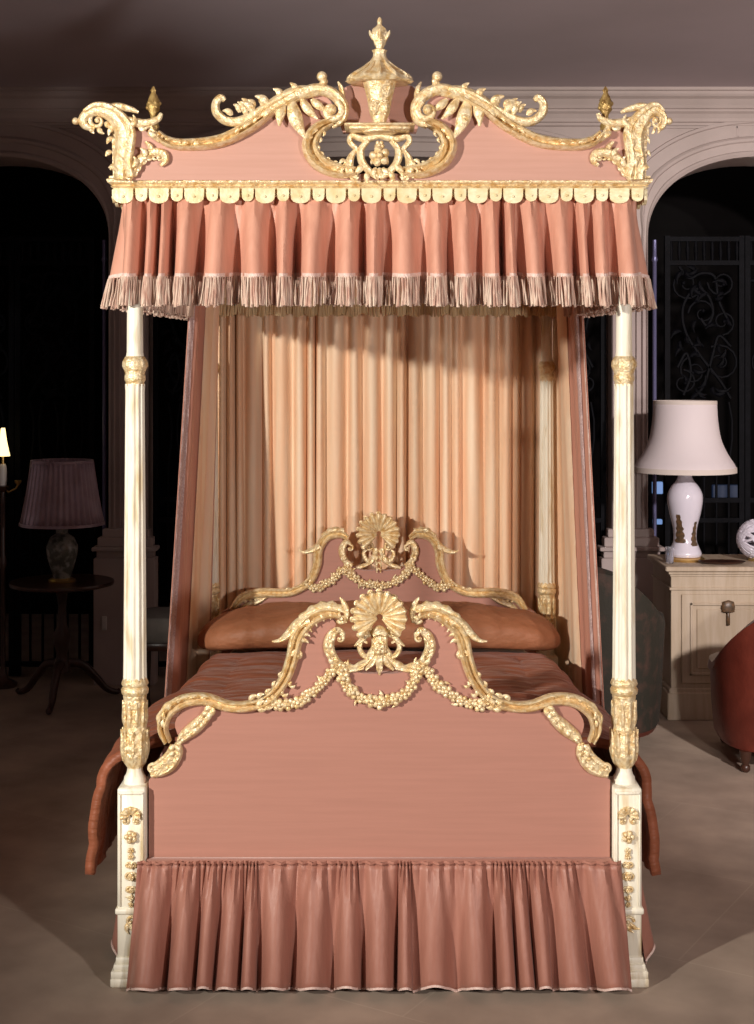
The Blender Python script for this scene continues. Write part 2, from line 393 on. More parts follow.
foot_l = dict(
    rail=[(168, 742), (163, 728), (168, 712), (184, 701), (206, 699), (228, 706), (248, 706), (268, 699), (284, 680), (292, 659), (297, 638), (308, 622), (324, 613), (340, 614)],
    railw=[4, 5.5, 6.5, 6.5, 6, 5.5, 5.5, 5.5, 6, 6.5, 7, 7, 6.5, 4],
    ribs=[([(212, 703), (206, 716), (195, 727), (184, 736), (178, 744)], [3, 5.5, 7, 5.5, 2]),
          ([(178, 742), (178, 752), (170, 764), (160, 770), (151, 773)], [3, 5.5, 7, 6.5, 4.5]),
          ([(172, 744), (168, 754), (160, 762), (153, 766)], [1.5, 3, 3.5, 3]),
          ([(346, 667), (336, 661), (329, 648), (331, 636), (338, 630), (343, 634), (341, 640)], [3.2, 4.6, 5.6, 5, 3.6, 2.4, 1.6]),
          ([(333, 665), (348, 669), (364, 667)], [2.5, 3.4, 2.4])],
    leaves=[([(309, 618), (298, 624), (288, 634), (280, 640), (272, 641)], [6, 5.5, 4, 2.4, .8], .0),
            ([(300, 618), (316, 608), (332, 606), (345, 611)], [3, 4.5, 5, 3], 1.7),
            ([(345, 622), (347, 612), (344, 603), (340, 597)], [2.5, 3, 2.6, .9], 0),
            ([(160, 733), (160, 716), (172, 702), (188, 696)], [1.4, 3, 3, 1.5], 1.4)],
    fronds=[([(176, 744), (174, 758), (158, 770)], 11, 2.6, 5, 55, (1, -1)),
            ([(213, 706), (201, 722), (182, 738)], 11, 2.8, 6, 45, (1, -1)),
            ([(250, 699), (268, 692), (281, 674)], 10, 2.6, 5, 40, (1,)),
            ([(258, 706), (276, 700), (292, 684)], 10, 2.8, 5, 55, (1, -1)),
            ([(165, 726), (168, 710), (184, 699), (204, 697)], 9, 2.0, 6, 40, (1,)),
            ([(300, 640), (306, 626), (322, 614), (340, 612)], 10, 2.2, 7, -50, (1,)),
            ([(335, 662), (329, 646), (336, 630)], 9, 2.4, 5, 50, (1, -1))],
    vol=[(153, 768, 5, 60, 1, 2, 1), (340, 638, 4.5, 90, 1, 1.7, -1), (298, 655, 6, 180, .9, 2.4, -1), (342, 618, 5, 200, .9, 2.2, 1)],
    gar=[([(337, 664), (326, 678), (312, 692), (295, 702), (281, 704), (270, 698)], 6.0, 8.6), ([(341, 667), (346, 684), (360, 696), (380, 701)], 6.4, 9)])
board_carving(foot, -.035, foot_l, 1)
PS = Plane_(-.04)
mb = MB(); shell(mb, PS, c, 616, 26, 0, 15, -50, 230, True, .98); carve(mb, PS, [(c-7, 634), (c, 630), (c+7, 634)], [3, 5.5, 3], .9, .012)
for sd in (-1, 1):
    volute(mb, PS, c + sd*13, 632, 6, 90, 1.1, 2.4, sd); 
    carve(mb, PS, [(c + sd*10, 632), (c + sd*18, 640), (c + sd*25, 646)], [2.5, 2.8, .8])
mb.build('scallop_shell', M['gilt'], foot)
mb = MB()
for sd in (-1, 1):
    P = Plane_(-.038, sd)
    carve(mb, P, [(c-4, 634), (c-6, 648), (c-12, 660), (c-24, 667), (c-34, 664)], [3, 3.4, 3.6, 3, 1.6], bead=.9)
    carve(mb, P, [(c-6, 655), (c-15, 656), (c-20, 648), (c-17, 641), (c-12, 643)], [2.4, 2.8, 2.6, 2, 1.2])
    carve(mb, P, [(c-2, 650), (c-7, 662), (c-14, 670)], [2.8, 3.4, 1.2])
carve(mb, PS, [(c, 636), (c, 655), (c, 664), (c, 675)], [3, 4.4, 4, 1]); blossom(mb, PS, c, 648, 6, .006)
fronds(mb, PS, [(c, 640), (c, 668)], 11, 2.2, 4, .004, 50)
mb.build('palmette', M['gilt'], foot)

# ---- headboard ---------------------------------------------------
YH = 1.94; PH = Plane_(YH); ch = PH.c
halfh = [(222, 700), (222, 612), (236, 604), (246, 598), (262, 596), (284, 596), (297, 593), (311, 583), (319, 566), (321, 549), (329, 539), (340, 537), (346, 548), (344, 560), (356, 568), (366, 570), (ch, 570)]
ol = halfh[:2] + [p[:2] for p in cr(halfh[2:], 4)]
head = panel('headboard', PH, ol + [(2*ch - x, y) for x, y in reversed(ol[:-1])], .045, M['silk'], bed)
head_l = dict(
    rail=[(232, 610), (242, 598), (260, 593), (284, 593), (297, 590), (310, 581), (317, 565), (319, 549), (327, 537), (340, 534), (348, 538)],
    railw=[3, 4.5, 5, 4.5, 4.2, 4.2, 4.5, 4.5, 4.5, 4.2, 2.5],
    ribs=[([(268, 595), (258, 601), (246, 606), (238, 612)], [2, 3, 2.8, 1.5]), ([(352, 566), (345, 560), (342, 550), (346, 542), (351, 544)], [2.4, 3.2, 3.6, 3, 1.5])],
    leaves=[([(320, 545), (312, 550), (304, 552), (299, 550)], [4, 3, 1.8, .6], 0), ([(322, 536), (332, 530), (344, 530)], [2, 3, 2], 1.7)],
    fronds=[([(286, 590), (302, 586), (312, 574)], 5, 1.3, 5, 50, (1,)), ([(244, 600), (262, 598)], 4, 1.2, 4, 50, (1, -1)), ([(344, 560), (342, 548)], 4.5, 1.2, 3, 60, (1, -1))],
    vol=[(350, 548, 3.5, 90, 1, 1.3, -1)],
    gar=[([(346, 566), (338, 574), (328, 582), (318, 587), (308, 585)], 4.2, 6), ([(348, 568), (354, 577), (366, 583), (378.7, 586)], 4.4, 6.4)])
board_carving(head, YH-.024, head_l, .85)
PS2 = Plane_(YH-.03); c2 = PS2.c
mb = MB(); shell(mb, PS2, c2, 533, 20, 0, 15, -50, 230, True, .98)
for sd in (-1, 1): volute(mb, PS2, c2 + sd*10, 547, 4.4, 90, 1.1, 1.8, sd)
mb.build('scallop_shell', M['gilt'], head)
mb = MB()
for sd in (-1, 1):
    P = Plane_(YH-.028, sd); q = P.c
    carve(mb, P, [(q-3, 548), (q-5, 557), (q-11, 564), (q-22, 568)], [2.3, 2.8, 2.6, 1.2], bead=.9)
    carve(mb, P, [(q-4, 560), (q-12, 560), (q-15, 553), (q-11, 549)], [2, 2.3, 2, 1])
fronds(mb, PS2, [(c2, 550), (c2, 570)], 9, 1.8, 4, .004, 50)
mb.build('palmette', M['gilt'], head)

# ---- rails and deck ---------------------------------------------
mb = MB()
for sx in (-1, 1): mb.box(sx*HW-.022, sx*HW+.022, .070, D-.070, .26, .44, .004)
mb.box(-HW+.045, HW-.045, D-.03, D+.01, .26, .44, .004)
mb.build('bed_rail', M['cream'], bed)
mb = MB(); mb.box(-HW+.022, HW-.022, .02, D-.045, .38, .44)
mb.build('bed_deck', M['mattress'], bed)

# ---- cornice -----------------------------------------------------
zc = lambda y: EYE - (y-373)*S
CW = .818; YF = -.075; YR = D + .075
def ring_profile(mb, prof, x, yf, yr):
    """profile [(outset, z)] swept round the rectangle"""
    rings = []
    for (o, z) in prof:
        rings.append([(-x-o, yf-o, z), (x+o, yf-o, z), (x+o, yr+o, z), (-x-o, yr+o, z)])
    mb.loft(rings, caps=False)
mb = MB()
ring_profile(mb, [(-.05, zc(199)), (-.016, zc(199)), (-.016, zc(194)), (-.006, zc(192)), (.002, zc(189.5)), (-.002, zc(188.5)), (.010, zc(186)), (.013, zc(183)), (.006, zc(181.5)), (.006, zc(179.5)), (-.05, zc(179.5)), (-.05, zc(199))], CW, YF, YR)
corn = mb.build('cornice', M['gilt'], bed, smooth=False)
mb = MB(); mb.box(-CW+.045, CW-.045, YF+.045, YR-.045, zc(196), zc(192)); mb.build('tester_lining', M['peach'], bed, smooth=False)
# scalloped lambrequin edge under the cornice
mb = MB()
def scallop_row(p0, p1, nrm):
    L = (p1-p0).length; n = round(L/.106); st = L/n; tdir = (p1-p0).normalized(); t = .012
    for i in range(n):
        for (cc, w, h) in ((.27, .060, .046), (.78, .036, .040)):
            m_ = p0 + tdir*st*(i + cc); pts = []
            for k in range(9):
                a = PI*k/8; pts.append((-w/2*math.cos(a), -h*.45 - h*.55*math.sin(a)**.7))
            prof = [(-w/2, 0)] + pts + [(w/2, 0)]
            fr = [m_ + tdir*u + Vector((0, 0, v)) + nrm*t for u, v in prof]; bk = [q - nrm*t*.8 for q in fr]
            base = len(mb.v); N_ = len(fr)
            mb.add(fr + bk, [tuple(range(N_)), tuple(N_ + j for j in range(N_-1, -1, -1))] + [(j, j + N_, (j+1) % N_ + N_, (j+1) % N_) for j in range(N_)])
            mb.sphere(m_ + Vector((0, 0, -h*.55)) + nrm*(t+.001), .0045, 6, 4)
zl = zc(191.5)
scallop_row(Vector((-CW+.008, YF+.010, zl)), Vector((CW-.008, YF+.010, zl)), Vector((0, -1, 0)))
scallop_row(Vector((-CW+.010, YR-.02, zl)), Vector((-CW+.010, YF+.02, zl)), Vector((-1, 0, 0)))
scallop_row(Vector((CW-.010, YF+.02, zl)), Vector((CW-.010, YR-.02, zl)), Vector((1, 0, 0)))
M['lamb'] = mat('lambrequin_gilding', (.70, .56, .29), .45, .2, (.84, .75, .50), 26, .2, 90)
mb.build('scalloped_edge', M['lamb'], corn, smooth=False)

# ---- pediment ----------------------------------------------------
YP = YF - .0; PP = Plane_(YP); cp = PP.c
def q_(x): return x
hp = [(134, 181), (118, 181), (122, 160), (122, 140), (130, 124), (150, 124), (163, 139), (187, 146), (221, 143), (251, 128), (272, 112), (298, 98), (319, 94), (333, 106), (326, 118), (312, 132), (308, 150), (320, 166), (348, 176), (366, 174)]
ol = [hp[1]] + [p[:2] for p in cr(hp[2:], 4)]
ped = panel('pediment_panel', PP, ol + [(2*cp - x, y) for x, y in reversed(ol)], .04, M['crestsilk'], bed)
# central pink back-panel behind the urn
cenl = [(343, 133), (338, 118), (339, 102), (344, 90), (352, 86), (366, 88), (cp, 88)]
cen = panel('urn_backboard', Plane_(YP+.02), [(343, 133)] + [p[:2] for p in cr(cenl[1:], 4)] + [(2*cp-x, y) for x, y in reversed([p[:2] for p in cr(cenl[1:], 4)][:-1])] + [(2*cp-343, 133)], .03, M['crestsilk'], bed)
for sg in (1, -1):
    rl = MB(); co = MB(); cs = MB(); ac = MB()
    P = Plane_(YP-.022, sg); P.sq = 1 if sg > 0 else .62      # the right-hand corner scroll is tighter
    rail(rl, P, [(158, 134), (168, 142), (187, 145), (221, 141), (251, 126), (272, 110), (296, 96)], [4, 5.5, 6, 6.5, 6.5, 6, 5], .024)
    # C-scroll round the centre opening
    rail(cs, P, [(332, 122), (320, 128), (312, 138), (311, 150), (320, 163), (338, 171), (356, 172)], [4.5, 6.5, 8, 8.5, 8.5, 7.5, 5], .026)
    fronds(cs, P, [(318, 130), (308, 148), (320, 166), (345, 175)], 9, 2.2, 8, .010, 45, (-1,))
    fronds(cs, P, [(324, 132), (318, 148), (328, 160), (345, 166)], 6, 1.5, 7, .018, 45, (1,))
    # big volute at top
    volute(cs, P, 332, 112, 11, 60, 1.2, 4.2, -1, .016); carve(cs, P, [(300, 94), (316, 90), (332, 94), (343, 106), (342, 120), (332, 127)], [5, 6, 6, 5.5, 4.5, 3], .9, .010)
    # acanthus overlapping the rail
    carve(ac, P, [(262, 114), (278, 103), (298, 94), (318, 92)], [5, 7.5, 8, 5], .8, .008)
    for (x, y, a, ln, w) in ((292, 102, -80, 40, 7), (284, 104, -110, 24, 5), (302, 100, -62, 26, 4.6), (312, 100, -48, 20, 4), (272, 108, -128, 16, 3.6), (268, 106, 120, 16, 4), (282, 98, 110, 12, 3.6), (296, 92, 100, 10, 3.2), (254, 114, 115, 18, 4), (246, 116, 95, 16, 3.4)):
        leaf(ac, P, x, y, a, ln, w, .014, curl=.12 if a < 0 else .3)
    carve(ac, P, [(268, 108), (252, 117), (238, 122), (226, 121), (217, 113), (216, 104), (221, 98), (225, 101)], [5.5, 5.5, 5, 4.6, 4.6, 4.2, 3.8, 2.4], .9, .006)
    for (x, y, a) in ((262, 106, 80), (254, 108, 100), (247, 108, 85), (240, 113, 95), (232, 116, 120)): leaf(ac, P, x, y, a, 11, 3.2, .008, curl=.4)
    carve(ac, P, [(331, 96), (326, 88), (321, 82)], [3.4, 3, 3], 1, .004); ac.sphere(P(322, 77, .006), 5.2*S, 12, 8); ac.sphere(P(324, 82, .006), 4*S, 10, 6)
    carve(ac, P, [(335, 104), (342, 98), (341, 88), (338, 82)], [3, 3, 2.4, 1], .9, .004)
    # corner scroll
    carve(co, P, [(121, 180), (121, 162), (124, 145), (122, 130), (112, 116), (99, 111), (88, 114), (83, 121), (87, 127), (95, 129)], [6, 7.5, 8.5, 8, 7, 6, 5.4, 4.6, 3.6, 2], .9, .006)
    carve(co, P, [(132, 178), (129, 162), (131, 146), (132, 132), (124, 118), (110, 108), (96, 106), (85, 112)], [4, 5, 5, 4.6, 4, 3.6, 3, 2], .9, .016)
    carve(co, P, [(88, 119), (80, 121), (74, 121.5)], [2.4, 2.6, 2.6], 1, .006); co.sphere(P(76, 121.5, .006), 3.6*S, 10, 7)
    carve(co, P, [(104, 110), (118, 107), (132, 110), (139, 113)], [3.6, 4, 3, 1.4], .8, .008)
    carve(co, P, [(116, 118), (130, 122), (146, 124), (158, 120), (162, 114)], [4, 4.8, 4.4, 3.4, 2], .8, .010)
    carve(co, P, [(128, 180), (138, 164), (150, 154), (163, 154), (166, 161), (161, 166)], [3.6, 5, 5, 4.4, 3.4, 2], .8, .008)
    carve(co, P, [(150, 156), (151, 148), (146, 142)], [3, 3, 1.4], .8, .008)
    carve(co, P, [(162, 140), (154, 134), (150, 126)], [4.6, 4.2, 3], .8, .008)
    fronds(co, P, [(124, 176), (126, 150), (120, 124), (104, 112)], 11, 2.4, 9, .010, 45, (1, -1))
    fronds(co, P, [(132, 176), (146, 160), (160, 158)], 8, 2, 6, .010, 50, (1, -1))
    volute(co, P, 98, 121, 9, 100, 1.1, 2.6, 1, .004); volute(co, P, 160, 158, 4.5, 90, 1, 1.6, -1, .01)
    for (x, y, a, l) in ((113, 138, 200, 9), (112, 152, 190, 8), (114, 128, 210, 10), (116, 165, 200, 8), (92, 126, 260, 9), (99, 127, 280, 10), (106, 122, 290, 9)): leaf(co, P, x, y, a, l, 2.6, .004)
    for (x, y, a, l, w_) in ((126, 150, 60, 12, 2.8), (128, 138, 50, 12, 2.8), (131, 128, 35, 14, 2.6), (140, 128, -40, 10, 2.6), (150, 132, -60, 12, 3), (134, 168, 45, 12, 2.8), (146, 158, 80, 11, 2.6), (118, 172, 120, 10, 2.6), (124, 168, 80, 14, 3)): leaf(co, P, x, y, a, l, w_, .020, curl=.45)
    fronds(rl, P, [(166, 140), (180, 144), (196, 145)], 9, 2, 4, .014, 35, (1,)); fronds(rl, P, [(236, 134), (256, 122), (272, 109)], 9, 2, 5, .016, 35, (1,))
    # corner sprig finial, part of the bed
    fn = MB(); F0 = P(153, 118, -.01); a = S
    prof = [(4.6, 135), (5, 131), (4.2, 127), (2.4, 123), (3, 120), (5.4, 115), (6.2, 110), (5.2, 105), (3.2, 101), (1.8, 98), (2.6, 96), (.5, 92)]
    fn.lathe(F0.x, F0.y, [(r*a, zc(y)) for r, y in prof], 16, fl=lambda an, zz: 1 + .22*math.cos(an*5 + zz*160))
    for kk in range(6):
        an = kk*PI/3
        fn.sphere((F0.x + 5.4*a*math.cos(an), F0.y + 5.2*a*math.sin(an), zc(109 + 4*(kk % 2))), 2.5*a, 7, 5)
    fn.build('corner_finial', M['giltdark'], bed)
    rl.build('moulding', M['gilt'], ped); cs.build('scroll_surround', M['gilt'], ped); ac.build('carved_foliage', M['gilt'], ped); co.build('corner_scroll', M['gilt'], ped)
# side returns of the pediment, low shaped rails on top of the cornice
for sx in (-1, 1):
    mb = MB(); rings = []
    for i in range(25):
        t = i/24; y = YF + .04 + (YR - YF - .08)*t; h = .10 + .07*(2*abs(t-.5))**2
        x = sx*(CW-.01); rings.append([(x-.012, y, zc(180)), (x+.012, y, zc(180)), (x+.016, y, zc(180)+h), (x-.016, y, zc(180)+h)])
    mb.loft(rings, caps=True)
    mb.build('side_cresting', M['gilt'], bed, smooth=False)
# centre cartouche and urn shelf
mb = MB(); P = Plane_(YP-.03)
for sg in (1, -1):
    Q = Plane_(YP-.03, sg)
    carve(mb, Q, [(cp, 136), (364, 139), (352, 136), (350, 142), (357, 150), (360, 158)], [3, 3.6, 3, 3, 2.6, 1.5], .9)
    carve(mb, Q, [(368, 141), (361, 150), (362, 162), (370, 172), (cp, 178)], [2.6, 3.6, 4, 3.6, 3], .9, .004)
    carve(mb, Q, [(355, 150), (350, 160), (350, 172), (358, 179)], [2, 4, 4.6, 3], .9, .002)
    leaf(mb, Q, 366, 166, 200, 16, 3.4, .006); leaf(mb, Q, 370, 172, 230, 13, 3, .006)
    fronds(mb, Q, [(345, 160), (340, 172), (352, 178)], 8, 2, 5, .006, 50, (1, -1))
blossom(mb, P, cp, 157, 10, .004); blossom(mb, P, cp, 146, 5, .006)
shell(mb, P, cp, 162, 9, .0, 7, -20, 200, False)
for sg in (-1, 0, 1): leaf(mb, P, cp + sg*3, 168, -90 + sg*35, 12, 2.8, .006)
mb.build('cartouche', M['gilt'], ped)
YU = YP - .07
mb = MB()
mb.box(-.105, .105, YU-.05, YU+.09, zc(136), zc(133.4), .003)
mb.box(-.09, .09, YU-.038, YU+.085, zc(139), zc(136), .002)
mb.build('urn_shelf', M['gilt'], ped)
k = S*(YU+CD)/CD
def zu(y): return EYE - (y-373)*k
mb = MB()
prof = [(16, 133.2), (16, 131), (11, 129.5), (8, 127), (6.6, 124), (7.2, 120), (9.6, 113), (10.8, 106), (12.2, 98), (14.2, 90), (16.2, 84), (17.6, 82.4)]
mb.lathe(0, YU, [(r*k, zu(y)) for r, y in [p[:2] for p in cr(prof, 3)]], 48, fl=lambda a, z: 1 + .045*math.cos(a*8) * (1 if zu(118) < z < zu(86) else .2))
urn = mb.build('urn', M['gilt'], bed)
mb = MB()
prof = [(17, 82.6), (30, 83.5), (32.5, 81.5), (31, 78.5), (26, 75.5), (20, 71.5), (14, 67.5), (10, 62), (6.6, 57), (6.2, 53), (7.6, 50.5), (5.5, 49.5), (3.4, 48.6), (5.4, 44), (8, 38), (8.4, 34), (6.4, 29), (3, 25.8), (2, 24), (2.6, 21.5), (1.8, 18.5), (.4, 17)]
def lidf(a, z): return 1 + (.05*math.cos(a*12) if zu(76) > z > zu(84) else .14*math.cos(a*5 + z*90) if zu(46) < z < zu(27) else .03*math.cos(a*8))
mb.lathe(0, YU, [(r*k, zu(y)) for r, y in prof], 60, fl=lidf, sx=1, sy=.8)
for j in range(12):
    a = 2*PI*j/12
    mb.tube([(math.cos(a)*r*k, YU + math.sin(a)*r*k*.8, zu(y)) for r, y in ((10, 62), (15, 67), (22, 72), (28, 75.5), (31, 78), (33, 82))], [.8*k, 1.6*k, 2*k, 2.2*k, 1.8*k, .8*k], 6)
for j in range(5):
    a = 2*PI*j/5 - PI/2
    mb.tube([(math.cos(a)*r*k, YU + math.sin(a)*r*k, zu(y)) for r, y in ((6.5, 40), (8.6, 36), (10, 33.5), (10.6, 31))], [1.4*k, 2*k, 1.5*k, .5*k], 6)
mb.build('lid', M['gilt'], urn)
# two face masks on the urn
for sg in (-1, 1):
    mb = MB(); a = -PI/2 + sg*.52; cxm = math.cos(a)*10.6*k; cym = YU + math.sin(a)*10.6*k
    def fp(u, zz, o): return (cxm + math.cos(a)*o*k - math.sin(a)*u*k, cym + math.sin(a)*o*k + math.cos(a)*u*k, zu(zz))
    mb.sphere(fp(0, 108.5, -.2), (5.2*k, 4.2*k, 7*k), 14, 10)
    mb.sphere(fp(0, 109.5, 3.7), (1.1*k, 1.5*k, 2.1*k), 8, 6); mb.sphere(fp(0, 112.8, 3.1), (1.8*k, 1.1*k, .6*k), 8, 5)
    mb.tube([fp(-4, 105.6, 2.2), fp(-2, 104.4, 3.7), fp(0, 105.6, 4), fp(2, 104.4, 3.7), fp(4, 105.6, 2.2)], .9*k, 6)
    for e in (-1, 1): mb.sphere(fp(e*1.9, 107.2, 3.3), .8*k, 7, 5); mb.sphere(fp(e*3.8, 104, .2), 1.9*k, 8, 6); mb.sphere(fp(e*4.2, 108, -.6), 1.6*k, 8, 6)
    mb.sphere(fp(0, 102.6, .6), (3.2*k, 2*k, 1.9*k), 8, 6); mb.sphere(fp(0, 115.4, .8), (1.5*k, 1.3*k, 1.4*k), 8, 6)
    mb.build('face_mask', M['gilt'], urn)

# ------------------------------------------------------------------ gathered cloth
def gathered(p0, p1, nrm, zt, zb0, zb1, folds, A0, A1, B1, flare, seed, seg=14, rows=14, spread0=0, spread1=0, hem=.004, sharp=1.0, gather=0.0):
    """returns function pt(u, t) on a gathered cloth between two plan points; u 0..1 along, t 0 top .. 1 bottom"""
    rnd = random.Random(seed); ws = [rnd.choice((rnd.uniform(.5, .8), rnd.uniform(.9, 1.7))) for _ in range(folds)]; tot = sum(ws); acc = 0; edges = [0]
    for w in ws: acc += w/tot; edges.append(acc)
    amps = [rnd.uniform(.65, 1.2) for _ in range(folds+1)]; lean = [rnd.uniform(-1, 1) for _ in range(folds+1)]
    p0 = Vector(p0); p1 = Vector(p1); d = (p1-p0); L = d.length; d.normalize(); nrm = Vector(nrm)
    def pt(fi, t):
        i = min(int(fi), folds-1); f = fi - i; u = edges[i] + (edges[i+1]-edges[i])*f
        ph = 2*PI*f; am = amps[i]*(1-f) + amps[i+1]*f; ln = lean[i]*(1-f) + lean[i+1]*f
        A = (A0 + (A1-A0)*(t**.7))*am; cph = -math.cos(ph); cph = math.copysign(abs(cph)**sharp, cph)
        side = -math.sin(ph)*B1*(t**.8)*am
        x = u*L + side + ln*.010*t*(1 if A1 > .01 else 0)
        x += (-spread0*(1-u) + spread1*u)*t*1.0
        zb = zb0 + (zb1-zb0)*u
        z = zt + (zb-zt)*t - hem*t*math.cos(ph)*2
        ga = gather*math.sin(ph*4 + ln*3)*max(0, 1-t*2.2) + A1*.22*noise.noise(Vector((fi*1.7 + seed, t*1.3, seed)))*min(1, t*4)
        q = p0 + d*x + nrm*(A*cph + flare*t + ga)
        return Vector((q.x, q.y, z))
    return pt
def sheet(pt, folds, seg, ts, thick=0.0, mb=None):
    mb = mb or MB(); n = folds*seg
    grid = [[pt(i/seg, t) for i in range(n+1)] for t in ts]
    mb.loft(grid, closed=False)
    return mb
def solid(o, th, off=0):
    m = o.modifiers.new('thickness', 'SOLIDIFY'); m.thickness = th; m.offset = off; return o
def strands(mb, pt, folds, t0, length, n, r, nrm, seed, jit=.003):
    rnd = random.Random(seed)
    for i in range(n):
        fi = folds*(i + rnd.uniform(-.3, .3) + .5)/n; fi = min(max(fi, .001), folds-.001)
        a = pt(fi, t0) + Vector(nrm)*.003; b = pt(fi, 1.0) + Vector(nrm)*.003
        dirv = (b-a); sc = length/abs(dirv.z) if abs(dirv.z) > 1e-6 else 1; b = a + dirv*sc
        b.z -= rnd.uniform(-.004, .006); b.x += rnd.uniform(-jit, jit)*1.6; b.y += rnd.uniform(-jit, jit)
        mid = (a+b)/2 + Vector((rnd.uniform(-jit, jit), rnd.uniform(-jit, jit)*.6, 0))
        mb.tube([a, mid, b], [r*.8, r, r*1.25], 4)

def ts_(n): return [i/n for i in range(n+1)]
# valance: front, two sides, rear
ZB = Z_(276, -.14); ZT = zc(194)
val_specs = [('front', (-CW+.03, YF+.032, 0), (CW-.03, YF+.032, 0), (0, -1, 0), ZB, ZB, 20, .062, .060, 4, .004, .004),
             ('left', (-CW+.045, YR-.03, 0), (-CW+.045, YF+.035, 0), (-1, 0, 0), ZB+.04, ZB, 20, .030, .028, 5, 0, .03),
             ('right', (CW-.045, YF+.035, 0), (CW-.045, YR-.03, 0), (1, 0, 0), ZB, ZB+.04, 20, .030, .028, 8, .03, 0),
             ('rear', (HW+.02, YR-.10, 0), (-HW-.02, YR-.10, 0), (0, 1, 0), ZB+.04, ZB+.04, 22, .014, .008, 9, 0, 0)]
vals = {}
for (nm, a, b, nr, z0, z1, nf, A1, flare, sd, s0, s1) in val_specs:
    if nm == 'rear':      # faces the bed's inside: hangs just before the rear posts
        a = (-HW-.03, 1.935, 0); b = (HW+.03, 1.935, 0); nr = (0, -1, 0)
    pt = gathered(a, b, nr, ZT, z0, z1, nf, .010 if nm != 'rear' else .008, A1, .005 if nm != 'rear' else .003, flare, sd, spread0=s0, spread1=s1, gather=.006, sharp=.7, hem=-.003)
    ts = ts_(16); g = sheet(pt, nf, 14, ts)
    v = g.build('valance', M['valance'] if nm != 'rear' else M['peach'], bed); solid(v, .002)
    br = MB(); n = nf*14
    for e, (ta, tb) in enumerate(((.955, 1.0),)):
        rows = []
        for t, o in ((ta, 0), (ta, .004), (tb, .004), (tb, 0)): rows.append([pt(i/14, t) + Vector(nr)*o for i in range(n+1)])
        br.loft(rows, closed=False)
    br.build('braid', M['braid'] if nm != 'rear' else M['fringe2'], v)
    fr = MB(); L_ = (Vector(b)-Vector(a)).length
    strands(fr, pt, nf, .99, .088 if nm != 'rear' else .075, int(L_*1.9/.0062), .0032, nr, sd+50)
    f_ = fr.build('fringe', M['fringe'] if nm != 'rear' else M['fringe2'], v); f_['kind'] = 'stuff'

# bed skirt: front and sides
SKT = Z_(864, -.09); 
for (nm, a, b, nr, nf, A1, B1, fl_, sd, s0, s1, zt, lo) in (
        ('front', (-.735, -.090, 0), (.735, -.090, 0), (0, -1, 0), 17, .044, .010, .052, 21, .035, .035, SKT, .020),
        ('left', (-HW-.028, D-.10, 0), (-HW-.028, .10, 0), (-1, 0, 0), 22, .022, .010, .055, 22, 0, 0, .43, .02),
        ('right', (HW+.028, .10, 0), (HW+.028, D-.10, 0), (1, 0, 0), 22, .024, .010, .075, 23, 0, 0, .43, .02)):
    pt = gathered(a, b, nr, zt, lo, lo, nf, .004, A1, B1, fl_, sd, spread0=s0, spread1=s1, gather=.008, hem=.010, sharp=.75)
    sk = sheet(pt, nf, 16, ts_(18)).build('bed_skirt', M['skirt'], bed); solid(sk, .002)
    br = MB(); n = nf*16; rows = []
    for t, o in ((.982, 0), (.982, .0035), (1.0, .0035), (1.0, 0)): rows.append([pt(i/16, t) + Vector(nr)*o for i in range(n+1)])
    br.loft(rows, closed=False); br.build('hem_trim', M['braid'], sk)
    if nm == 'front':
        br = MB(); rows = []
        for z_, o in ((.0, 0), (.006, .006), (.012, 0)): rows.append([pt(i/16, 0) + Vector(nr)*o + Vector((0, 0, z_ - .004)) for i in range(n+1)])
        br.loft(rows, closed=False); br.build('skirt_heading', M['skirt'], sk)
# rail behind the skirt heading carrying it to the posts (the footboard base)
mb = MB(); mb.box(-HW+.045, HW-.045, -.078, -.036, .20, SKT + .003, .003); mb.build('foot_rail', M['silk'], bed)

# ------------------------------------------------------------------ curtains (hang from the tester)
pt = gathered((-.80, 2.11, 0), (.80, 2.11, 0), (0, -1, 0), zc(197), .32, .32, 26, .024, .026, .010, 0, 31, sharp=.8)
rc = sheet(pt, 26, 14, ts_(10)).build('bed_curtain', M['peach']); solid(rc, .002)
tag(rc, 'wide peach pleated curtain hanging behind the headboard', 'curtain')
def side_curtain(top, bot, lace_cols, label, edge):
    nI = 9; zt, zb = zc(197), .03; rows = []
    T = cr(top, nI); B = cr(bot, nI); N = len(T)
    def P3(i, t):
        s_ = max(0, min(1, t)); a = T[i]; b = B[i]
        w = .010*math.sin(i*.9 + 1.3*math.sin(t*3))*(.4 + t)
        return Vector((a[0] + (b[0]-a[0])*s_ + w*(.6), a[1] + (b[1]-a[1])*s_, zt + (zb-zt)*s_))
    ts = ts_(24); mb = MB(); mb.loft([[P3(i, t) for i in range(N)] for t in ts], closed=False)
    cu = mb.build('bed_curtain', M['curtain']); solid(cu, .002); tag(cu, label, 'curtain')
    sg = 1 if top[0][0] < 0 else -1
    for (i0, i1, nm, m_) in lace_cols:
        lb = MB(); rows = []
        for t in ts_(160):
            rows.append([P3(i0, t) + Vector((0, -.001, 0)) + Vector((sg*.0045, -.002, 0))] + [P3(i, t) + Vector((sg*.0055, -.003 + .0015*math.sin(t*900 + i), 0)) for i in range(i0, i1+1)] + [P3(i1, t) + Vector((sg*.002, -.001, 0))])
        lb.loft(rows, closed=False); lb.build(nm, m_, cu)
    return cu
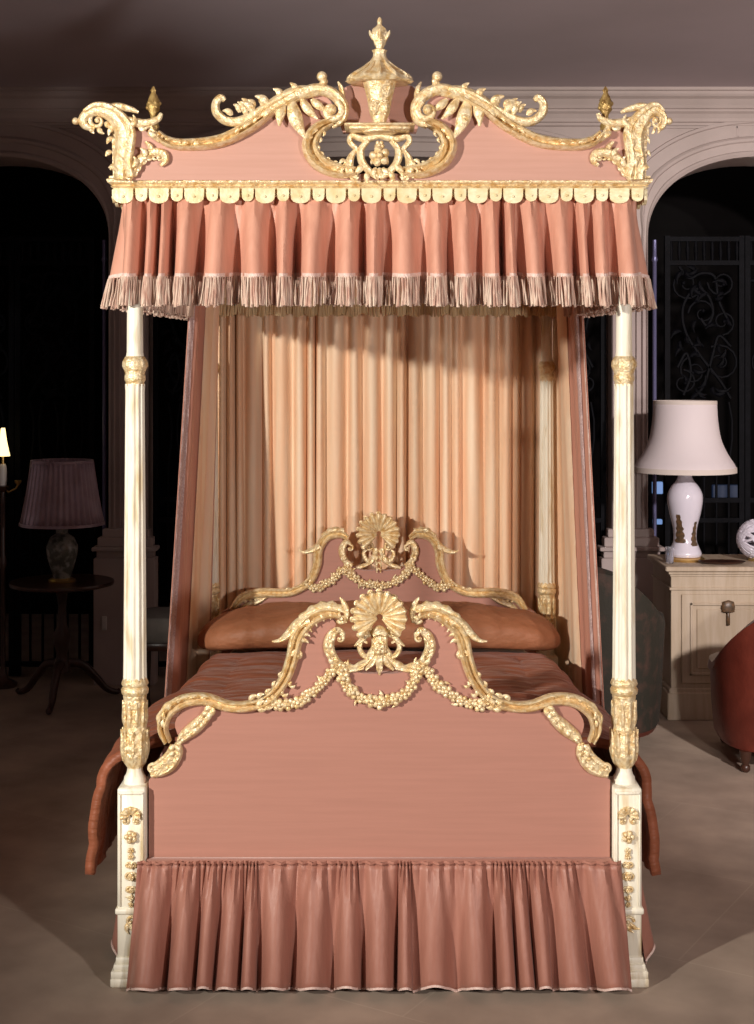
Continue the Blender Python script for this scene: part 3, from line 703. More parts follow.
side_curtain([(-.80, 1.69), (-.762, 1.72), (-.762, 1.77), (-.715, 1.83), (-.775, 1.87), (-.74, 1.90), (-.70, 1.912)], [(-.875, 1.10), (-.835, 1.22), (-.845, 1.38), (-.822, 1.62), (-.86, 1.72), (-.83, 1.86), (-.765, 1.925)],
             [(0, 5, 'lace_trim', M['lace']), (21, 53, 'lining_edge', M['peach'])], 'rose curtain with lace edge hanging at the left side of the bed', 0)
side_curtain([(.80, 1.27), (.775, 1.37), (.785, 1.46), (.80, 1.60), (.765, 1.74), (.805, 1.93), (.797, 2.06)], [(.872, .95), (.845, 1.08), (.85, 1.20), (.87, 1.38), (.835, 1.52), (.865, 1.90), (.80, 2.06)],
             [(0, 1, 'edge_piping', M['braid']), (3, 7, 'lace_trim', M['lace']), (30, 53, 'lining_edge', M['peach'])], 'rose curtain with lace stripe hanging at the right side of the bed', 0)

# ------------------------------------------------------------------ mattress, quilt, bolster
mb = MB(); mb.box(-.66, .66, .12, 1.89, .442, .662, .03); ma = mb.build('mattress', M['mattress'], None)
tag(ma, 'mattress on the bed deck, under the copper quilt', 'mattress')
def quilt_pt(u, y):
    """u -1..1 across, the edge rolls over and drops; deep drop only near the foot"""
    f = min(1, max(0, (.90 - y)/.22)); f = f*f*(3-2*f); s = 1 if u > 0 else -1
    Lt0 = .66; Wd = .105 - .04*min(1, max(0, (y-1.0)/.4)) + (.125 if s < 0 else .085)*f; Hd = .085 + .05*f; Larc = 1.25*max(Wd, Hd); drop = .04 + .245*f
    a = abs(u); Lt = Lt0 + Larc + drop; q = a*Lt; top = .705
    if q < Lt0: x = q; z = top + .014*(1 - (q/Lt0)**2); nx, nz = 0, 1
    elif q < Lt0 + Larc:
        t = (q-Lt0)/Larc*PI/2; x = Lt0 + Wd*math.sin(t); z = top - Hd*(1-math.cos(t)); nx, nz = math.sin(t), math.cos(t)
    else:
        t = (q-Lt0-Larc)/drop; x = Lt0 + Wd + .03*math.sin(t*1.6)*f; z = top - Hd - drop*t; nx, nz = 1, 0
    gx = abs(math.sin(q*PI/.19)); gy = abs(math.sin(y*PI/.24))
    pf = .012*(gx**.5)*(gy**.45)
    cre = .010*noise.noise(Vector((q*2.2*s, y*11, 2))) + .007*noise.noise(Vector((q*6*s, y*26, 5))) + .003*noise.noise(Vector((q*15*s, y*60, 9)))
    d = (pf + cre)*(1 if y < 1.38 else .35)
    if q > Lt0 + Larc: d *= max(.2, 1)
    return Vector((s*(x + nx*d), y, z + nz*d))
mb = MB(); nu = 150; ny = 180
mb.loft([[quilt_pt(-1 + 2*i/nu, .085 + (1.48-.085)*j/ny) for i in range(nu+1)] for j in range(ny+1)], closed=False)
qu = mb.build('quilt', M['quilt']); solid(qu, .030, -1); tag(qu, 'copper satin quilt spread over the bed, its corners hanging beside the front posts', 'quilt')
# bolster
def bol(u, v_):
    a = 2*PI*v_; x = u*.768; e = (1 - abs(u)**5)**.5 if abs(u) < 1 else 0
    e = max(e, .02); ry = .215*(.62 + .38*e)*(e**.35 if e > 0 else 0); rz = .083*e**.8
    droop = .055*abs(u)**4
    cy_, cz = 1.655, .722 + .070 - droop
    cosa, sina = math.cos(a), math.sin(a)
    yy = cy_ + ry*math.copysign(abs(cosa)**.8, cosa); zz = cz + rz*math.copysign(abs(sina)**.75, sina)
    q = .012*abs(math.sin(x*PI/.26))**.35 + .012*noise.noise(Vector((x*5, v_*5, 1))) + .005*noise.noise(Vector((x*22, v_*9, 4)))
    zz += q*max(0, sina); yy -= q*max(0, -cosa)
    zz = max(zz, .731 - .05*abs(u)**6)
    return Vector((x, yy, zz))
mb = MB(); mb.loft([[bol(-.995 + 1.99*i/110, j/40) for j in range(40)] for i in range(111)], caps=True)
bo = mb.build('bolster', M['bolster']); tag(bo, 'copper satin bolster lying across the quilt before the headboard', 'pillow')

# ================================================================== ROOM
YW = 4.2; K = S_(YW); ZCEIL = Z_(92, YW); ZSP = Z_(238, YW); ZCR = Z_(157, YW)
XR = 4.4; YB = -7.4; YFAR = 6.6
def arch_pts(x0, x1, n=28):
    cx_ = (x0+x1)/2; a = (x1-x0)/2; b = ZCR - ZSP
    if a > 1.0:  return [(x0, 0)] + [(cx_ - a*math.copysign(abs(math.cos(PI*i/n))**.8, math.cos(PI*i/n)), ZSP + b*math.sin(PI*i/n)**.6) for i in range(n+1)] + [(x1, 0)]
    return [(x0, 0)] + [(cx_ - a*math.copysign(abs(math.cos(PI*i/n))**.92, math.cos(PI*i/n)), ZSP + b*abs(math.sin(PI*i/n))**.92) for i in range(n+1)] + [(x1, 0)]
xo, xi = X_(647, YW), X_(611, YW); AW = 230*K
arches = [(-xo-AW, -xo), (-xi, xi), (xo, xo+AW)]
poly = [(-XR, 0)]
for a in arches: poly += arch_pts(*a)
poly += [(XR, 0), (XR, ZCEIL), (-XR, ZCEIL)]
def wall_poly(name, poly, y0, y1, m):
    n = len(poly); tri = tessellate_polygon([[Vector((x, z, 0)) for x, z in poly]]); mb = MB(); fs = []
    for t in tri:
        (ax, az), (bx, bz), (cx2, cz2) = [poly[i] for i in t]
        if (bx-ax)*(cz2-az) - (cx2-ax)*(bz-az) < 0: t = tuple(reversed(t))
        fs.append(tuple(t)); fs.append(tuple(n+i for i in reversed(t)))
    ar = sum(poly[i][0]*poly[(i+1) % n][1] - poly[(i+1) % n][0]*poly[i][1] for i in range(n))
    for i in range(n):
        k2 = (i+1) % n; q = (i, n+i, n+k2, k2); fs.append(q if ar > 0 else tuple(reversed(q)))
    mb.add([(x, y0, z) for x, z in poly] + [(x, y1, z) for x, z in poly], fs)
    return struct(mb.build(name, m, None, smooth=False))
wall_poly('wall_back', poly, YW, YW+.38, M['stone'])
mb = MB(); mb.box(-XR-.1, XR+.1, YB, YFAR, -.1, 0); struct(mb.build('floor', M['floor'], None, False))
mb = MB(); mb.box(-XR-.1, XR+.1, YB, YFAR, ZCEIL, ZCEIL+.1); struct(mb.build('ceiling', M['ceil'], None, False))
mb = MB(); mb.box(-XR-.1, -XR, YB, YFAR, 0, ZCEIL); struct(mb.build('wall_left', M['stone'], None, False))
mb = MB(); mb.box(XR, XR+.1, YB, YFAR, 0, ZCEIL); struct(mb.build('wall_right', M['stone'], None, False))
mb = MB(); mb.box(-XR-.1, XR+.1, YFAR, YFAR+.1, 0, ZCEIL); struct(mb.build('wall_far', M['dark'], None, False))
# cornice of the wall
mb = MB()
prof = [(0, 0), (-.16, 0), (-.16, -.018), (-.145, -.022), (-.145, -.038), (-.135, -.05), (-.11, -.062), (-.085, -.095), (-.075, -.112), (-.062, -.116), (-.062, -.128), (-.045, -.14), (-.03, -.165), (-.03, -.185), (-.016, -.19), (-.016, -.205), (0, -.212)]
mb.loft([[(x, YW + o, ZCEIL + z) for o, z in prof] for x in (-XR, XR)], caps=True)
struct(mb.build('trim_1', M['stone'], None, False))
# archivolts
def arch_trim(name, x0, x1, segs):
    pts = arch_pts(x0, x1, 40); cx_ = (x0+x1)/2
    pts = [(x, z) for i, (x, z) in enumerate(pts)]
    pts[0] = (x0, .0); pts[-1] = (x1, .0)
    prof = [(0, .0), (0, -.030), (.018, -.042), (.030, -.036), (.036, -.022), (.085, -.022), (.092, -.034), (.108, -.038), (.12, -.026), (.126, -.012), (.20, -.012), (.206, -.024), (.224, -.024), (.23, .0)]
    wmax = segs
    rings = []
    for i, (x, z) in enumerate(pts):
        a = pts[max(i-1, 0)]; b = pts[min(i+1, len(pts)-1)]
        if i <= 1: tx, tz = 0, 1
        elif i >= len(pts)-2: tx, tz = 0, -1
        else: tx, tz = b[0]-a[0], b[1]-a[1]
        l = math.hypot(tx, tz) or 1; nx, nz = -tz/l, tx/l
        s_ = min(1, max(wmax, (z-ZSP+.05)/.35)) if z > ZSP-.05 else wmax
        rings.append([(x + nx*u*s_, YW + v, z + nz*u*s_) for u, v in prof])
    mb = MB(); mb.loft(rings); struct(mb.build(name, M['stone'], None, False))
arch_trim('trim_2', *arches[0], .30); arch_trim('trim_3', *arches[1], .30); arch_trim('trim_4', *arches[2], .30)
# spandrel fillets and pier bases
n_ = 5
for s_ in (-1, 1):
    mb = MB(); x0, x1 = sorted((s_*X_(664, YW), s_*X_(737, YW)))
    mb.box(x0, x1, YW-.014, YW, Z_(128.5, YW), Z_(126.5, YW)); xe = x1 if s_ > 0 else x0
    mb.box(xe-.006, xe+.006, YW-.014, YW, Z_(137, YW), Z_(126.5, YW)); xe2 = s_*X_(760, YW); a, b = sorted((xe, xe2)); mb.box(a, b, YW-.014, YW, Z_(138.5, YW), Z_(136.5, YW))
    struct(mb.build('trim_%d' % n_, M['stone'], None, False)); n_ += 1
    xa, xb = sorted((s_*xi, s_*xo)); mb = MB()
    for (e, z0, z1) in ((.075, 0, Z_(556, YW)), (.06, Z_(556, YW), Z_(549, YW)), (.085, Z_(549, YW), Z_(545, YW)), (.055, Z_(545, YW), Z_(536, YW)), (.03, Z_(536, YW), Z_(528, YW))):
        mb.box(xa-e, xb+e, YW-.04-e, YW+.01, z0, z1, .004)
    struct(mb.build('trim_%d' % n_, M['stone'], None, False)); n_ += 1
# small lit windows far behind the gates
for i, (px, py, w, h) in enumerate(((148.5, 500, 5, 30), (658, 488, 10, 12), (658, 522, 9, 5), (726, 492, 26, 14))):
    y = 6.55; kx = S_(y); x, z = X_(px, y), Z_(py, y)
    mb = MB(); mb.box(x-w*kx/2, x+w*kx/2, y, y+.045, z-h*kx/2, z+h*kx/2, .004)
    m_ = M['sky'] if i < 3 else M['skyd'] if 'skyd' in M else mat('dim_window', (.02, .03, .06), .5, emit=(.12, .2, .45), es=.06)
    struct(mb.build('window_%d' % (i+1), m_, None, False))

# ------------------------------------------------------------------ wrought iron gates
def gate(x0, x1, label, Y=YW+.12, mirror=False):
    xc = (x0+x1)/2; g = thing('iron_gate', label, 'gate', (xc, Y, 0), 'wrought iron gates in the arches'); hw = (x1-x0)/2
    ztop = Z_(236, Y); zband = Z_(263, Y); zmid = Z_(402, Y); zlow = Z_(500, Y)
    fr = MB()
    for s_ in (-1, 1): fr.box(xc+s_*hw-.016, xc+s_*hw+.016, Y-.02, Y+.02, .01, ztop)
    for z in (ztop-.02, zband, zlow, Z_(520, Y), .08): fr.box(xc-hw, xc+hw, Y-.018, Y+.018, z-.014, z+.014)
    fr.build('frame', M['iron'], g, False)
    for i in range(9):       # little balusters of the band
        b = MB(); x = xc - hw + 2*hw*(i+.5)/9
        b.lathe(x, Y, [(.007, zband), (.014, (zband+ztop)/2), (.007, ztop-.03)], 8)
        b.build('band_baluster', M['iron'], g)
    s = MB(); sg = -1 if mirror else 1; w = hw*.80; H = zband - zmid; zc_ = (zband+zmid)/2
    def R(u, v): return Vector((xc + sg*u*w, Y + .0, zc_ + v*H/2))
    def scr(pts, r=.011):
        s.tube([R(u, v) for u, v in cr(pts, 7)], r, 6)
    def spiral(u, v, r, a0, turns, d, t=.009):
        P_ = []
        for i in range(int(turns*14)+1):
            q = i/(turns*14); a = math.radians(a0) + d*2*PI*turns*q; rr = r*(1-.85*q); P_.append(R(u, v) + Vector((sg*rr*math.cos(a), 0, rr*math.sin(a))))
        s.tube(P_, [t*(1-.4*i/len(P_)) for i in range(len(P_))], 6)
        s.sphere(P_[-1], t*1.6, 8, 6)
    # lyre-shaped scrollwork
    scr([(-.9, -.95), (-.55, -.7), (.1, -.35), (.62, .0), (.72, .35), (.35, .62), (-.1, .55), (-.3, .3), (-.1, .1), (.12, .2)])
    scr([(-.9, .1), (-.5, .45), (-.35, .8), (.1, .85), (.5, .78), (.85, .95)])
    scr([(-.9, -.2), (-.5, -.05), (-.3, -.3), (.0, -.75), (.4, -.95)])
    scr([(.9, -.5), (.6, -.3), (.45, -.6), (.7, -.9)])
    for (u, v, r, a0, t, d) in ((.62, .70, .10, 200, 1.5, 1), (-.6, .72, .09, 0, 1.4, -1), (-.55, -.45, .12, 60, 1.6, 1), (.35, -.55, .10, 120, 1.5, -1), (.05, .28, .09, 0, 1.3, 1), (-.62, .15, .08, 270, 1.3, -1), (.7, -.72, .08, 90, 1.3, 1)): spiral(u, v, r, a0, t, d)
    rnd = random.Random(3)
    for i in range(34):        # leaves along the scrolls
        u, v, a = rnd.uniform(-.85, .85), rnd.uniform(-.92, .92), rnd.uniform(0, 6.28); p = R(u, v); ln = rnd.uniform(.05, .10)
        q = [p + Vector((math.cos(a+.25*j)*ln*j/4, -.004*j, math.sin(a+.25*j)*ln*j/4)) for j in range(5)]
        s.tube(q, [.004, .014, .017, .010, .002], 6)
    s.build('scrollwork', M['iron'], g)
    for i in range(5):
        b = MB(); x = xc - hw + 2*hw*(i+1)/6; o = .02*(-1)**i
        b.tube([(x, Y, .09), (x, Y, zlow), (x, Y, Z_(465, Y)), (x+o, Y, Z_(440, Y)), (x+o, Y, Z_(420, Y)), (x, Y, zmid)], .008, 6)
        b.build('bar', M['iron'], g)
    # lower scroll band
    for i in range(4):
        b = MB(); x = xc - hw + 2*hw*(i+.5)/4; P_ = []
        for j in range(26):
            a = j*.42; rr = .048*(1-j/30); P_.append((x + rr*math.cos(a), Y-.01, Z_(560, Y) + rr*math.sin(a)))
        b.tube(P_, .008, 6)
        b.build('lower_scroll', M['iron'], g); b = MB(); P_ = [(p[0], p[1], p[2] - .26) for p in P_]; b.tube(P_, .008, 6)
        b.build('lower_scroll', M['iron'], g)
kk = S_(YW+.12)
def gx(px): return X_(px, YW+.12)
gate(gx(18), gx(92), 'black wrought iron gate leaf behind the lilac lamp, left arch', mirror=False)
gate(gx(-60), gx(12), 'black wrought iron gate leaf cut by the left photo edge', mirror=True)
gate(gx(667), gx(741), 'black wrought iron gate leaf behind the white lamp, right arch', mirror=True)
gate(gx(747), gx(822), 'black wrought iron gate leaf cut by the right photo edge')
gate(gx(156), gx(230), 'black wrought iron gate leaf between left front bedpost and left curtain', mirror=True)
gate(gx(529), gx(603), 'black wrought iron gate leaf between right curtain and right front bedpost')
# transom bars / slim door posts flanking the gates
def gpost(px, lab, name='gate_post'):
    Y = YW+.10; x = gx(px); mb = MB(); mb.lathe(x, Y, [(.02, 0), (.02, .06), (.013, .08), (.013, Z_(262, Y)), (.02, Z_(260, Y)), (.013, Z_(256, Y)), (.013, Z_(240, Y))], 12)
    o = mb.build(name, M['blueglint']); tag(o, lab, 'post')
M['blueglint'] = mat('steel_blue_reflection', (.16, .16, .30), .3, .5)  # blue light reflected by the posts, put into their base colour
gpost(654, 'slim steel post beside the right wall pier, blue reflected light in its colour'); gpost(105, 'slim steel post beside the left wall pier, blue reflected light in its colour')

# ================================================================== FURNITURE, RIGHT
def cabinet():
    Y0 = 3.25; k = S_(Y0); x0 = X_(671, Y0); x1 = x0 + 1.35; h = EYE - (566-373)*k; Y1 = Y0 + .5
    t = thing('pine_cabinet', 'limed pine side cabinet with panelled doors under the white lamp', 'cabinet', ((x0+x1)/2, (Y0+Y1)/2, 0))
    z = lambda y: EYE - (y-373)*k
    mb = MB(); mb.box(x0, x1, Y0, Y1, z(690), z(573), .003)
    for (e, a, b) in ((.006, 576.5, 573.5), (.016, 574, 571), (.010, 590, 587.5)): mb.box(x0-e, x1+e, Y0-e, Y1, z(a), z(b), .002)
    mb.build('body', M['pine'], t, False)
    mb = MB(); mb.box(x0-.035, x1+.035, Y0-.035, Y1, z(571), z(566), .005); mb.build('top', M['pine'], t, False)
    mb = MB(); mb.box(x0-.022, x1+.022, Y0-.022, Y1, 0, z(692), .005); mb.box(x0-.012, x1+.012, Y0-.012, Y1, z(693), z(688), .004); mb.build('plinth', M['pine'], t, False)
    for i in range(2):
        a = x0 + .055 + i*.63; b = a + .59
        mb = MB(); za, zb = z(683), z(594)
        mb.box(a, b, Y0-.012, Y0-.0005, za, zb, .003)
        f = .045
        for (p, q, r_, s_) in ((a+f, b-f, za+f, za+f+.014), (a+f, b-f, zb-f-.014, zb-f), (a+f, a+f+.014, za+f, zb-f), (b-f-.014, b-f, za+f, zb-f)): mb.box(p, q, Y0-.022, Y0-.010, r_, s_, .003)
        mb.box(a+f+.035, b-f-.035, Y0-.018, Y0-.010, za+f+.035, zb-f-.035, .004)
        d = mb.build('door', M['pine'], t, False)
        if i == 0:
            px = X_(727, Y0); e = MB(); zz = z(606)
            e.lathe(px, Y0-.030, [(0.004, zz-.034), (.034, zz-.026), (.036, zz), (.03, zz+.028), (.004, zz+.036)], 16, sy=.35)
            e.box(px-.009, px+.009, Y0-.034, Y0-.014, zz-.10, zz-.02, .003); e.build('escutcheon', M['floral'], d)
    return Y0, h
CY, CH = cabinet()
def lamp_right():
    Y = CY + .24; k = S_(Y); x = X_(685, Y); z0 = CH + .0005
    # scale the outline so its foot sits on the cabinet top
    zb = EYE - (558-373)*k; dz = z0 - zb
    z = lambda y: EYE - (y-373)*k + dz*(y-400)/158
    t = thing('table_lamp', 'large white porcelain lamp with cream bell shade on the pine cabinet', 'lamp', (x, Y, z0))
    mb = MB(); mb.lathe(x, Y, [(19*k, z0), (19.5*k, z0+.012), (16*k, z0+.02)], 32); mb.build('lamp_foot', M['brass'], t)
    prof = [(15.5, 554), (16.5, 551), (14.5, 546), (11.5, 538), (12, 526), (15.5, 512), (17.5, 500), (17, 492), (13.5, 485), (9, 480), (7, 475), (8.4, 471)]
    mb = MB(); mb.lathe(x, Y, [(r*k, z(y)) for r, y in [p[:2] for p in cr(prof, 4)]], 40); body = mb.build('lamp_body', M['porc'], t)
    # painted brown sprays on the porcelain
    for ang, yc, ww, hh in ((-128, 526, 11, 28), (-52, 531, 9, 24)):
        mb = MB(); a0 = math.radians(ang); prof2 = cr(prof, 6); pr = sorted([(p[1], p[0]) for p in prof2])
        def rad(y):
            for (ya, ra), (yb, rb) in zip(pr, pr[1:]):
                if ya <= y <= yb: return ra + (rb-ra)*((y-ya)/(yb-ya or 1))
            return pr[0][1]
        rows = []
        for i in range(13):
            v = i/12; y = yc - hh/2 + hh*v; ws = ww*(.35 + .65*v)*(1 + .25*math.sin(i*2.4)); r = rad(y)*k + .0012; row = []
            for j in range(7):
                a = a0 + (j/6-.5)*ws*k/r; row.append((x + r*math.cos(a), Y + r*math.sin(a), z(y)))
            rows.append(row)
        mb.loft(rows[::-1], closed=False); mb.build('painted_spray', M['floral'], body)
    mb = MB(); mb.lathe(x, Y, [(1.5*k, z(473)), (1.5*k, z(425))], 10); mb.tube([(x - 29*k, Y, z(404)), (x, Y, z(412)), (x+29*k, Y, z(404))], .003, 6); mb.build('stem', M['brass'], t)
    sp = [(31, 402), (32, 420), (35, 438), (41, 452), (47.5, 462), (50, 467)]
    mb = MB(); mb.lathe(x, Y, [(r*k, z(y)) for r, y in [p[:2] for p in cr(sp, 4)]], 56, caps=False); sh = mb.build('lamp_shade', M['shade'], t); solid(sh, .003)
    mb = MB(); mb.lathe(x, Y, [(49.6*k, z(466)), (50.6*k, z(466)), (50.8*k, z(471)), (49.8*k, z(471)), (49.6*k, z(466))], 56, caps=False); mb.build('shade_binding', M['braid2'], sh); mb = MB(); mb.lathe(x, Y, [(30.8*k, z(401)), (31.4*k, z(400.6)), (31.6*k, z(404)), (31*k, z(404)), (30.8*k, z(401))], 56, caps=False); mb.build('shade_binding', M['braid2'], sh)
M['braid2'] = mat('cream_binding', (.66, .58, .52), .7)
lamp_right()
# tumbler and openwork sphere, tray
Y = CY + .10; k = S_(Y); x = X_(666, Y)+.02; mb = MB()
mb.lathe(x, Y, [(.018, CH+.0005), (.021, CH+.004), (.026, CH+.09), (.023, CH+.09), (.019, CH+.008), (.001, CH+.007)], 24); tag(mb.build('glass_tumbler', M['glass']), 'small clear glass beaker on the pine cabinet beside the white lamp', 'glass')
Y = CY + .22; k = S_(Y); x = X_(757, Y); R_ = 19*k; cz = CH + R_ + .014
mb = MB(); r2 = random.Random(4)
for i in range(26):        # openwork ball of twined bands
    ax = Vector((r2.gauss(0, 1), r2.gauss(0, 1), r2.gauss(0, 1))).normalized(); u = ax.orthogonal().normalized(); w = ax.cross(u); o = r2.uniform(-.45, .45)*R_; rr = math.sqrt(R_*R_-o*o)
    mb.tube([Vector((x, Y, cz)) + ax*o + (u*math.cos(2*PI*j/28) + w*math.sin(2*PI*j/28))*rr for j in range(29)], .0075, 6)
bt = thing('openwork_ball', 'white openwork porcelain ball on the pine cabinet at the right edge', 'ornament', (x, Y, CH))
mb.build('pierced_sphere', M['porc'], bt); mb = MB(); mb.lathe(x, Y, [(.05, CH+.0005), (.052, CH+.006), (.035, CH+.02), (.001, CH+.02)], 24); mb.build('base_ring', M['giltdark'], bt)
mb = MB(); Y = CY + .10; x = X_(722, Y); mb.lathe(x, Y, [(.09, CH+.0005), (.115, CH+.010), (.118, CH+.014), (.10, CH+.010), (.001, CH+.006)], 32, sx=1.1, sy=.6)
tag(mb.build('shallow_dish', M['mahog']), 'flat dark dish on the pine cabinet between lamp and openwork ball', 'dish')

# armchair (dark tapestry) behind the right bedpost
def tub_chair(name, label, loc, w, d, h, rot, mb_back, mb_seat, back_h_arm=.62, legs=True, seat_h=.42, leg_mat='mahog'):
    t = thing(name, label, 'armchair', loc); t.rotation_euler = (0, 0, rot)
    # shell: horseshoe plan, open towards local -Y
    mb = MB(); n = 40; th = .085; rows = []
    for j in range(n+1):
        u = j/n; a = PI*(-.12 + 1.24*u)      # from right arm round back to left arm
        cxx = math.cos(a); syy = math.sin(a)
        px, py = w/2*math.copysign(abs(cxx)**.8, cxx), d/2*math.copysign(abs(syy)**.8, syy)
        q = max(0, math.sin(a)); hh = h*(back_h_arm + (1-back_h_arm)*(q**1.2)); nx, ny = math.cos(a), math.sin(a)
        ring = []
        prof = [(0, .12), (.012, .25), (.02, .45), (.03, hh-.06), (.022, hh-.02), (-.02, hh), (-.075, hh-.005), (-.105, hh-.05), (-.09, .45), (-.085, .2), (-.07, .12)]
        for (o, z) in prof: ring.append((px + nx*o, py + ny*o, z))
        rows.append(ring)
    mb.loft(rows, caps=True); mb.build('upholstered_back', mb_back, t, off=(0, 0, 0))
    mb = MB(); rows = []
    for z, s_ in ((seat_h-.16, .96), (seat_h-.03, 1), (seat_h, .97), (seat_h+.035, .8), (seat_h+.045, .3)):
        rows.append([((w/2-.09)*s_*math.copysign(abs(math.cos(a))**.7, math.cos(a)), -.03 + (d/2-.05)*s_*math.copysign(abs(math.sin(a))**.7, math.sin(a)), z) for a in [2*PI*i/32 for i in range(32)]])
    mb.loft(rows, caps=True); mb.build('seat_cushion', mb_seat, t, off=(0, 0, 0))
    mb = MB(); mb.loft([[((w/2-.01)*math.copysign(abs(math.cos(a))**.7, math.cos(a)), (d/2-.01)*math.copysign(abs(math.sin(a))**.7, math.sin(a)), z) for a in [2*PI*i/32 for i in range(32)]] for z in (.10, seat_h-.17)], caps=True)
    mb.build('seat_base', mb_seat, t, off=(0, 0, 0))
    for sx in (-1, 1):
        for sy in (-1, 1):
            mb = MB(); mb.lathe(sx*(w/2-.09), sy*(d/2-.09), [(.014, 0), (.022, .01), (.022, .03), (.016, .035), (.024, .06), (.03, .10)], 14); mb.build('leg', M[leg_mat], t, off=(0, 0, 0))
    return t
k = S_(3.35)
tub_chair('armchair', 'dark tapestry-backed armchair half hidden behind the right front bedpost', (X_(592, 2.85), 2.78, 0), .64, .64, .93, PI*.9, M['tapestry'], M['darkred'], .72)
tub_chair('leather_armchair', 'rounded oxblood leather armchair cut by the right photo edge', (X_(793, 2.5), 2.5, 0), .74, .72, .80, PI*.98, M['leather'], M['leather'], .60)

# ================================================================== FURNITURE, LEFT
def tripod_table(x, Y, h, r, label):
    t = thing('tripod_table', label, 'table', (x, Y, 0))
    mb = MB(); mb.lathe(x, Y, [(r-.02, h-.026), (r, h-.02), (r+.004, h-.010), (r, h), (r-.02, h-.004), (.001, h-.004)], 48); mb.build('tabletop', M['mahog'], t)
    mb = MB(); mb.lathe(x, Y, [(.05, .17), (.045, .22), (.03, .27), (.045, .34), (.05, .38), (.028, .44), (.022, .55), (.032, .62), (.05, h-.04), (.09, h-.027)], 24); mb.build('pedestal', M['mahog'], t)
    for i in range(3):
        a = -PI/2 + i*2*PI/3; P_ = [(x + math.cos(a)*q, Y + math.sin(a)*q, z) for q, z in ((.03, .22), (.12, .20), (.20, .12), (.26, .05), (.32, .022), (.345, .03))]
        mb = MB(); mb.tube([Vector(p) for p in cr(P_, 4)], [.028 - .0007*j for j in range(21)], 8); mb.build('leg', M['mahog'], t)
TY = 3.66; TX = X_(62, TY); TH = Z_(581, TY)
tripod_table(TX, TY, TH, .29, 'dark mahogany tripod table holding the lilac lamp')
def lamp_left():
    Y = TY; k = S_(Y); x = TX; z0 = TH - .0035
    z = lambda y: EYE - (y-373)*k
    t = thing('table_lamp', 'green mottled vase lamp with pleated lilac shade on the tripod table', 'lamp', (x, Y, z0))
    mb = MB(); mb.lathe(x, Y, [(.075, z0), (.078, z0+.012), (.06, z0+.022), (.045, z0+.024)], 28); mb.build('lamp_foot', M['brass'], t)
    mb = MB(); mb.lathe(x, Y, [(9*k, z0+.022), (11*k, z(570)), (15*k, z(556)), (16*k, z(546)), (12*k, z(537)), (6*k, z(533)), (6*k, z(529))], 32); mb.build('lamp_body', M['greenvase'], t)
    mb = MB(); mb.lathe(x, Y, [(1.2*k, z(530)), (1.2*k, z(490))], 8); mb.tube([(x-28*k, Y, z(465)), (x, Y, z(480)), (x+28*k, Y, z(465))], .003, 6); mb.build('stem', M['brass'], t)
    prof = [(30, 461), (32, 475), (35, 495), (38, 512), (40.5, 523)]
    mb = MB(); mb.lathe(x, Y, [(r*k, z(y)) for r, y in prof], 320, caps=False, fl=lambda a, zz: 1 + .022*math.cos(a*40) + .012*math.sin(a*7 + zz*5)); s = mb.build('lamp_shade', M['lilac'], t); solid(s, .003)
    for r, y in ((30, 461.5), (40.8, 523.5)):
        mb = MB(); mb.lathe(x, Y, [(r*k*.985, z(y-1.5)), (r*k*1.03, z(y-1.5)), (r*k*1.035, z(y+1.2)), (r*k*.985, z(y+1.2)), (r*k*.985, z(y-1.5))], 48, caps=False)
        mb.build('shade_binding', M['lilac'], s)
lamp_left()
# candle lamp at the left edge on a slim stand
Y = 4.06; k = S_(Y); x = X_(3, Y); z = lambda y: EYE - (y-373)*k
cs_ = thing('candle_stand', 'lit candle lamp on a slim dark stand at the left photo edge', 'lamp', (x, Y, 0))
mb = MB(); mb.lathe(x, Y, [(.085, 0), (.085, .02), (.03, .05), (.014, .12), (.014, .7), (.025, .74), (.014, .78), (.014, z(492)), (.04, z(489)), (.045, z(486)), (.012, z(485))], 20); mb.build('stand', M['mahog'], cs_)
mb = MB(); mb.lathe(x, Y, [(.02, z(486)), (.024, z(480)), (.022, z(468)), (.016, z(464))], 16); mb.build('candle_cup', M['white'], cs_)
mb = MB(); mb.lathe(x, Y, [(7*k, z(456)), (5.6*k, z(450)), (3.6*k, z(440)), (2*k, z(428))], 20); mb.build('flame_shade', M['flame'], cs_)
mb = MB(); mb.lathe(x, Y, [(1.2*k, z(466)), (1.2*k, z(455.5))], 10); mb.build('stem', M['brass'], cs_)
for s_ in (1,):
    mb = MB(); mb.tube([(x, Y, z(486)), (x+6*k, Y-.01, z(492)), (x+14*k, Y-.02, z(488)), (x+16*k, Y-.02, z(484))], .006, 8); mb.lathe(x+16*k, Y-.02, [(.008, z(485)), (.02, z(482)), (.022, z(480))], 12); mb.build('candle_arm', M['brass'], cs_)
# wall socket on the pier base
Y = YW - .115; k = S_(Y); x = X_(123, Y)
mb = MB(); 
mb.box(X_(102, Y), X_(107, Y), Y-.012, Y-.001, Z_(630, Y), Z_(616, Y), .003); 
for q in (620, 626): mb.box(X_(103.5, Y), X_(105.5, Y), Y-.016, Y-.011, Z_(q+1.5, Y), Z_(q-1.5, Y))
tag(mb.build('wall_socket', M['white'], None, False), 'small white electric socket on the pier left of the bed', 'socket')
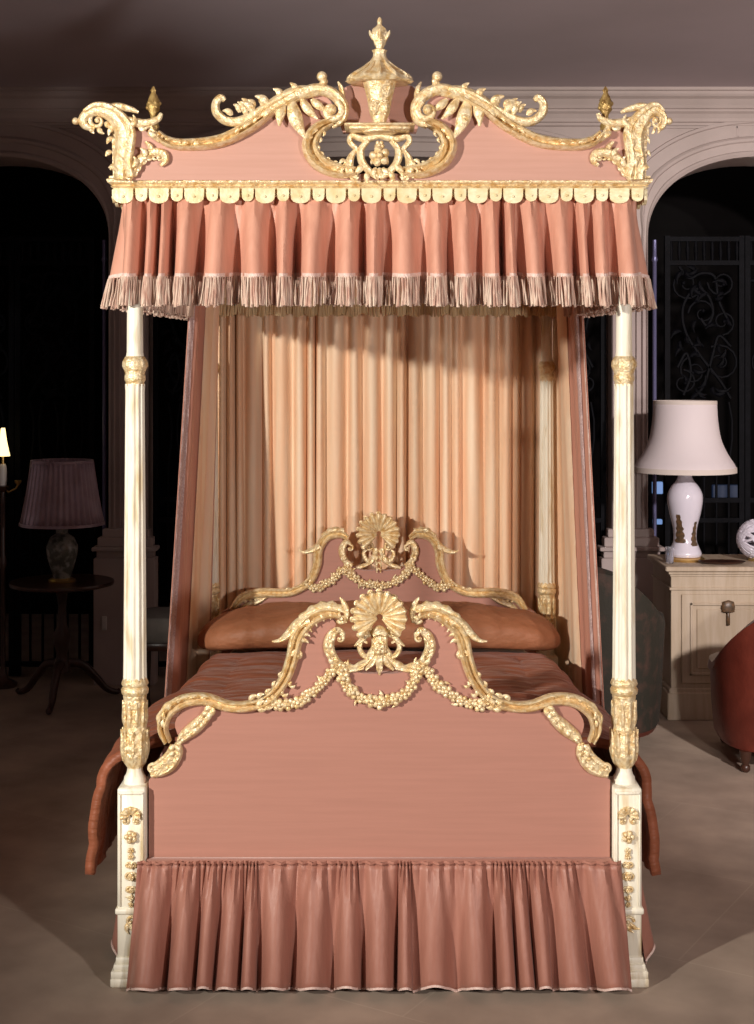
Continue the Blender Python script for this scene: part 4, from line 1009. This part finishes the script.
# low grey stool beyond the bed, seen between post and curtain
Y = 3.4; k = S_(Y); x = X_(166, Y); st = thing('upholstered_stool', 'low grey upholstered stool seen between left bedpost and curtain', 'stool', (x, Y, 0))
mb = MB(); zt = Z_(611, Y)
mb.loft([[(x + .17*s_*math.copysign(abs(math.cos(a))**.5, math.cos(a)), Y + .2*s_*math.copysign(abs(math.sin(a))**.5, math.sin(a)), z_) for a in [2*PI*i/32 for i in range(32)]] for z_, s_ in ((zt-.14, .94), (zt-.12, 1), (zt-.04, 1), (zt-.01, .93), (zt, .7))], caps=True); mb.build('cushion', M['grey'], st)
mb = MB(); mb.box(x-.15, x+.15, Y-.17, Y+.17, zt-.19, zt-.138, .006); mb.build('seat_rail', M['mahog'], st)
for sx in (-1, 1):
    for sy in (-1, 1): mb = MB(); mb.lathe(x+sx*.125, Y+sy*.14, [(.014, 0), (.02, .02), (.014, .05), (.018, .2), (.024, zt-.188)], 14); mb.build('leg', M['mahog'], st)

# ================================================================== LIGHT, CAMERA
def spot(name, loc, aim, power, ang, blend, rad, col):
    l = bpy.data.lights.new(name, 'SPOT'); l.energy = power; l.spot_size = math.radians(ang); l.spot_blend = blend; l.shadow_soft_size = rad; l.color = col
    o = bpy.data.objects.new(name, l); C.objects.link(o); o.location = loc; o.rotation_euler = (Vector(aim)-Vector(loc)).to_track_quat('-Z', 'Y').to_euler(); return o
spot('studio_key_light', (-3.7, -4.3, 2.56), (.40, 1.0, 1.85), 1380, 46, .55, .08, (1, .95, .86))
spot('studio_fill_light', (1.8, -3.6, 1.75), (.4, 2.0, 1.8), 280, 120, .6, .10, (1, .92, .88))
spot('background_light', (2.8, -3.4, 2.95), (3.0, 3.0, 1.1), 1350, 56, .8, .10, (1, .90, .87))
w = bpy.data.worlds.new('world'); bpy.context.scene.world = w; w.use_nodes = True
w.node_tree.nodes['Background'].inputs[0].default_value = (.5, .45, .5, 1); w.node_tree.nodes['Background'].inputs[1].default_value = .11
cam = bpy.data.cameras.new('camera'); co_ = bpy.data.objects.new('camera', cam); C.objects.link(co_)
co_.location = (CX, -CD, EYE); co_.rotation_euler = (PI/2, 0, 0)
cam.sensor_fit = 'VERTICAL'; cam.sensor_height = 24; cam.lens = 24*F/1024; cam.shift_y = -(512-373)/1024; cam.clip_end = 50
sc = bpy.context.scene; sc.camera = co_
sc.view_settings.view_transform = 'Standard'; sc.view_settings.look = 'None'; sc.view_settings.gamma = 1; sc.view_settings.use_curve_mapping = False; sc.view_settings.exposure = .18
